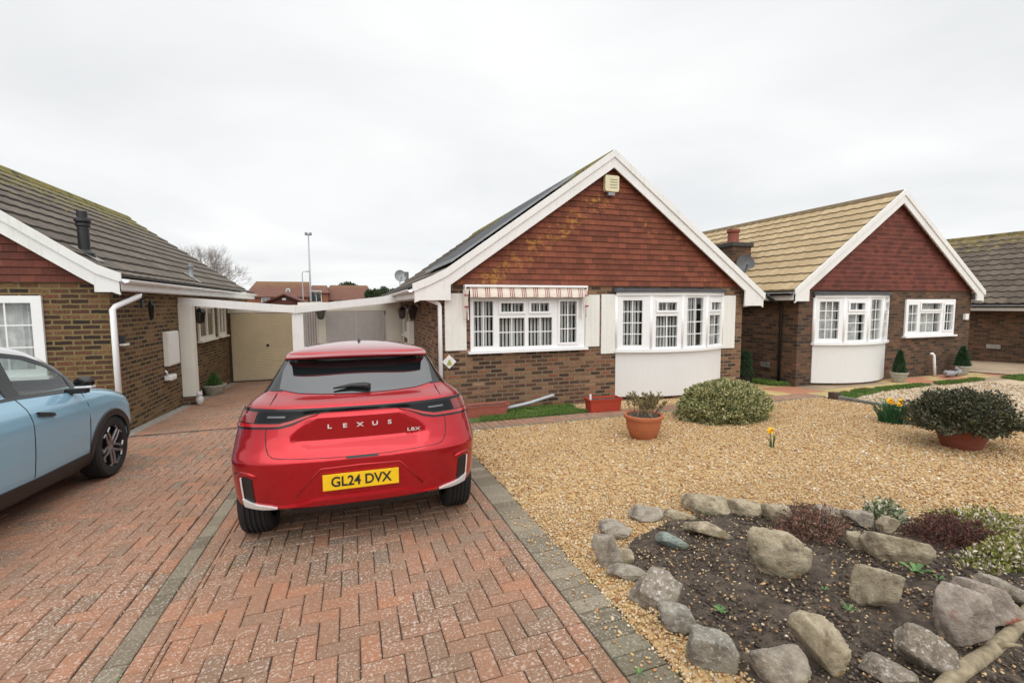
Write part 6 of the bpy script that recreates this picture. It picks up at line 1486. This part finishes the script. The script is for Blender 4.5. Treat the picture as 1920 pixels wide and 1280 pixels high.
# masts
q = empty('floodlight_mast', (-5.45, 72, gz(72)), 'tall thin floodlight mast against the sky', 'mast')
m_ = MB(); m_.tube([(0, 0, 0), (0, 0, 14.6)], [.17, .09], 10); m_.build('pole', 'pole_grey', q, local=True, smooth=True)
m_ = MB(); m_.box(-.45, .45, -.08, .08, 14.35, 14.45); m_.box(-.45, -.1, -.25, .15, 14.46, 14.72); m_.box(.12, .45, -.25, .15, 14.46, 14.72); m_.build('lamp_head', 'metal_grey', q, local=True)
q = empty('street_lamp', (-6.35, 71, gz(71)), 'shorter grey street lamp left of the tall mast', 'street lamp')
m_ = MB(); m_.tube([(0, 0, 0), (0, 0, 8.95), (.15, 0, 9.15), (.6, 0, 9.2)], [.09, .06, .05, .05], 8); m_.build('pole', 'pole_grey', q, local=True)
m_ = MB(); m_.box(.5, .95, -.1, .1, 9.13, 9.25); m_.build('lamp_head', 'metal_grey', q, local=True)
# trees
def tree_bare(loc, h, label, seed):
    random.seed(seed); q = empty('bare_tree', (loc[0], loc[1], gz(loc[1])), label, 'tree'); tr, tw = MB(), MB()
    def grow(p, d, l, r, lv):
        m = tr if lv < 2 else tw; p2 = p+d*l; mid = p.lerp(p2, .5)+Vector((random.gauss(0, .06), random.gauss(0, .06), 0))*l; m.rn = random.random(); m.tube([p, mid, p2], [r, r*.85, r*.68], 6 if lv < 2 else 3, False)
        if lv >= 7: return
        for k in range(3 if lv < 5 else 4):
            a = random.uniform(0, 2*PI); s_ = random.uniform(.25, .75); u = d.orthogonal().normalized(); v = d.cross(u); nd = (d+(u*math.cos(a)+v*math.sin(a))*s_+Vector((0, 0, .18))).normalized(); grow(p.lerp(p2, random.uniform(.6, 1)), nd, l*random.uniform(.62, .82), r*.58, lv+1)
    grow(Vector((0, 0, 0)), Vector((0, 0, 1)), h*.26, h*.011, 0)
    tr.build('trunk', 'bark', q, local=True, smooth=True); tw.build('crown', 'twig', q, local=True)
tree_bare((-8.3, 30), 8.4, 'bare winter tree rising behind the ridge of the left roof', 5)
tree_bare((-16.4, 82), 8.6, 'distant bare bush left of the far red roofs', 8)
def tree_green(loc, h, r, label, seed, mat='leaf_tree_dark', n=6000, size=.35, squash=.8):
    random.seed(seed); q = empty('evergreen_tree', (loc[0], loc[1], gz(loc[1])), label, 'tree'); P, Nn = [], []
    m_ = MB(); m_.tube([(0, 0, 0), (.1, 0, h*.5), (0, .1, h*.85)], [r*.12, r*.08, r*.03], 8)
    cl = []
    for k in range(26):
        a, e = random.uniform(0, 2*PI), random.uniform(-.2, 1); rr = r*random.uniform(.35, .85); c = Vector((math.cos(a)*rr*(1-max(0, e)*.6), math.sin(a)*rr*(1-max(0, e)*.6), h-r*squash+e*r*squash*.8)); cl.append(c); m_.tube([(0, 0, h*.45), c], [r*.04, r*.012], 5)
    for i in range(n):
        c = random.choice(cl); v = Vector((random.gauss(0, 1), random.gauss(0, 1), random.gauss(0, 1))).normalized(); p = c+v*r*.30*random.random()**.4; P.append(p[:]); Nn.append((v.x, v.y, v.z+.3))
    m_.build('trunk', 'bark', q, local=True, smooth=True); leaf_obj('crown', P, Nn, size, mat, .6, .6, q)
tree_green((-.6, 92), 9.2, 2.7, 'dark evergreen treetop behind the right distant red roof', 3)
tree_green((4.4, 62), 6.1, 2.6, 'grey-green tree beside the distant satellite dish', 4)
tree_green((2.7, 60), 5.6, 1.8, 'lower green tree to the left of the distant dish', 9)

# houses on the other side of the street, behind the viewer: they shape the reflections in the cars and windows
for i, (x, lb) in enumerate(((-13, 'bungalow across the street, on the left'), (-2, 'bungalow across the street, facing the drives'), (9, 'bungalow across the street, on the right'))):
    ro = empty('opposite_house', (x, -22, 0), lb, 'house', 'houses across the street')
    m_ = MB(); m_.box(x-4.2, x+4.2, -30, -22, -.2, 2.4); m_.poly([(x-4.2, -22, 2.4), (x+4.2, -22, 2.4), (x, -22, 5.3)]); m_.build('wall', 'brick_mid', ro)
    m_ = MB(); m_.uv = []
    for sg in (-1, 1):
        P_ = [(x+sg*4.6, -21.7, 2.15), (x+sg*4.6, -30.3, 2.15), (x, -30.3, 5.4), (x, -21.7, 5.4)]; m_.poly(P_); m_.uv += [(p[1], p[2]*1.4) for p in P_]
    m_.build('roof', 'roof_brown', ro)
    m_ = MB(); m_.box(x-3.2, x-1.0, -21.97, -21.9, .8, 2.0); m_.box(x+.9, x+3.3, -21.97, -21.9, .8, 2.0); m_.build('window', 'white_upvc', ro)
scene.render.engine = 'CYCLES'
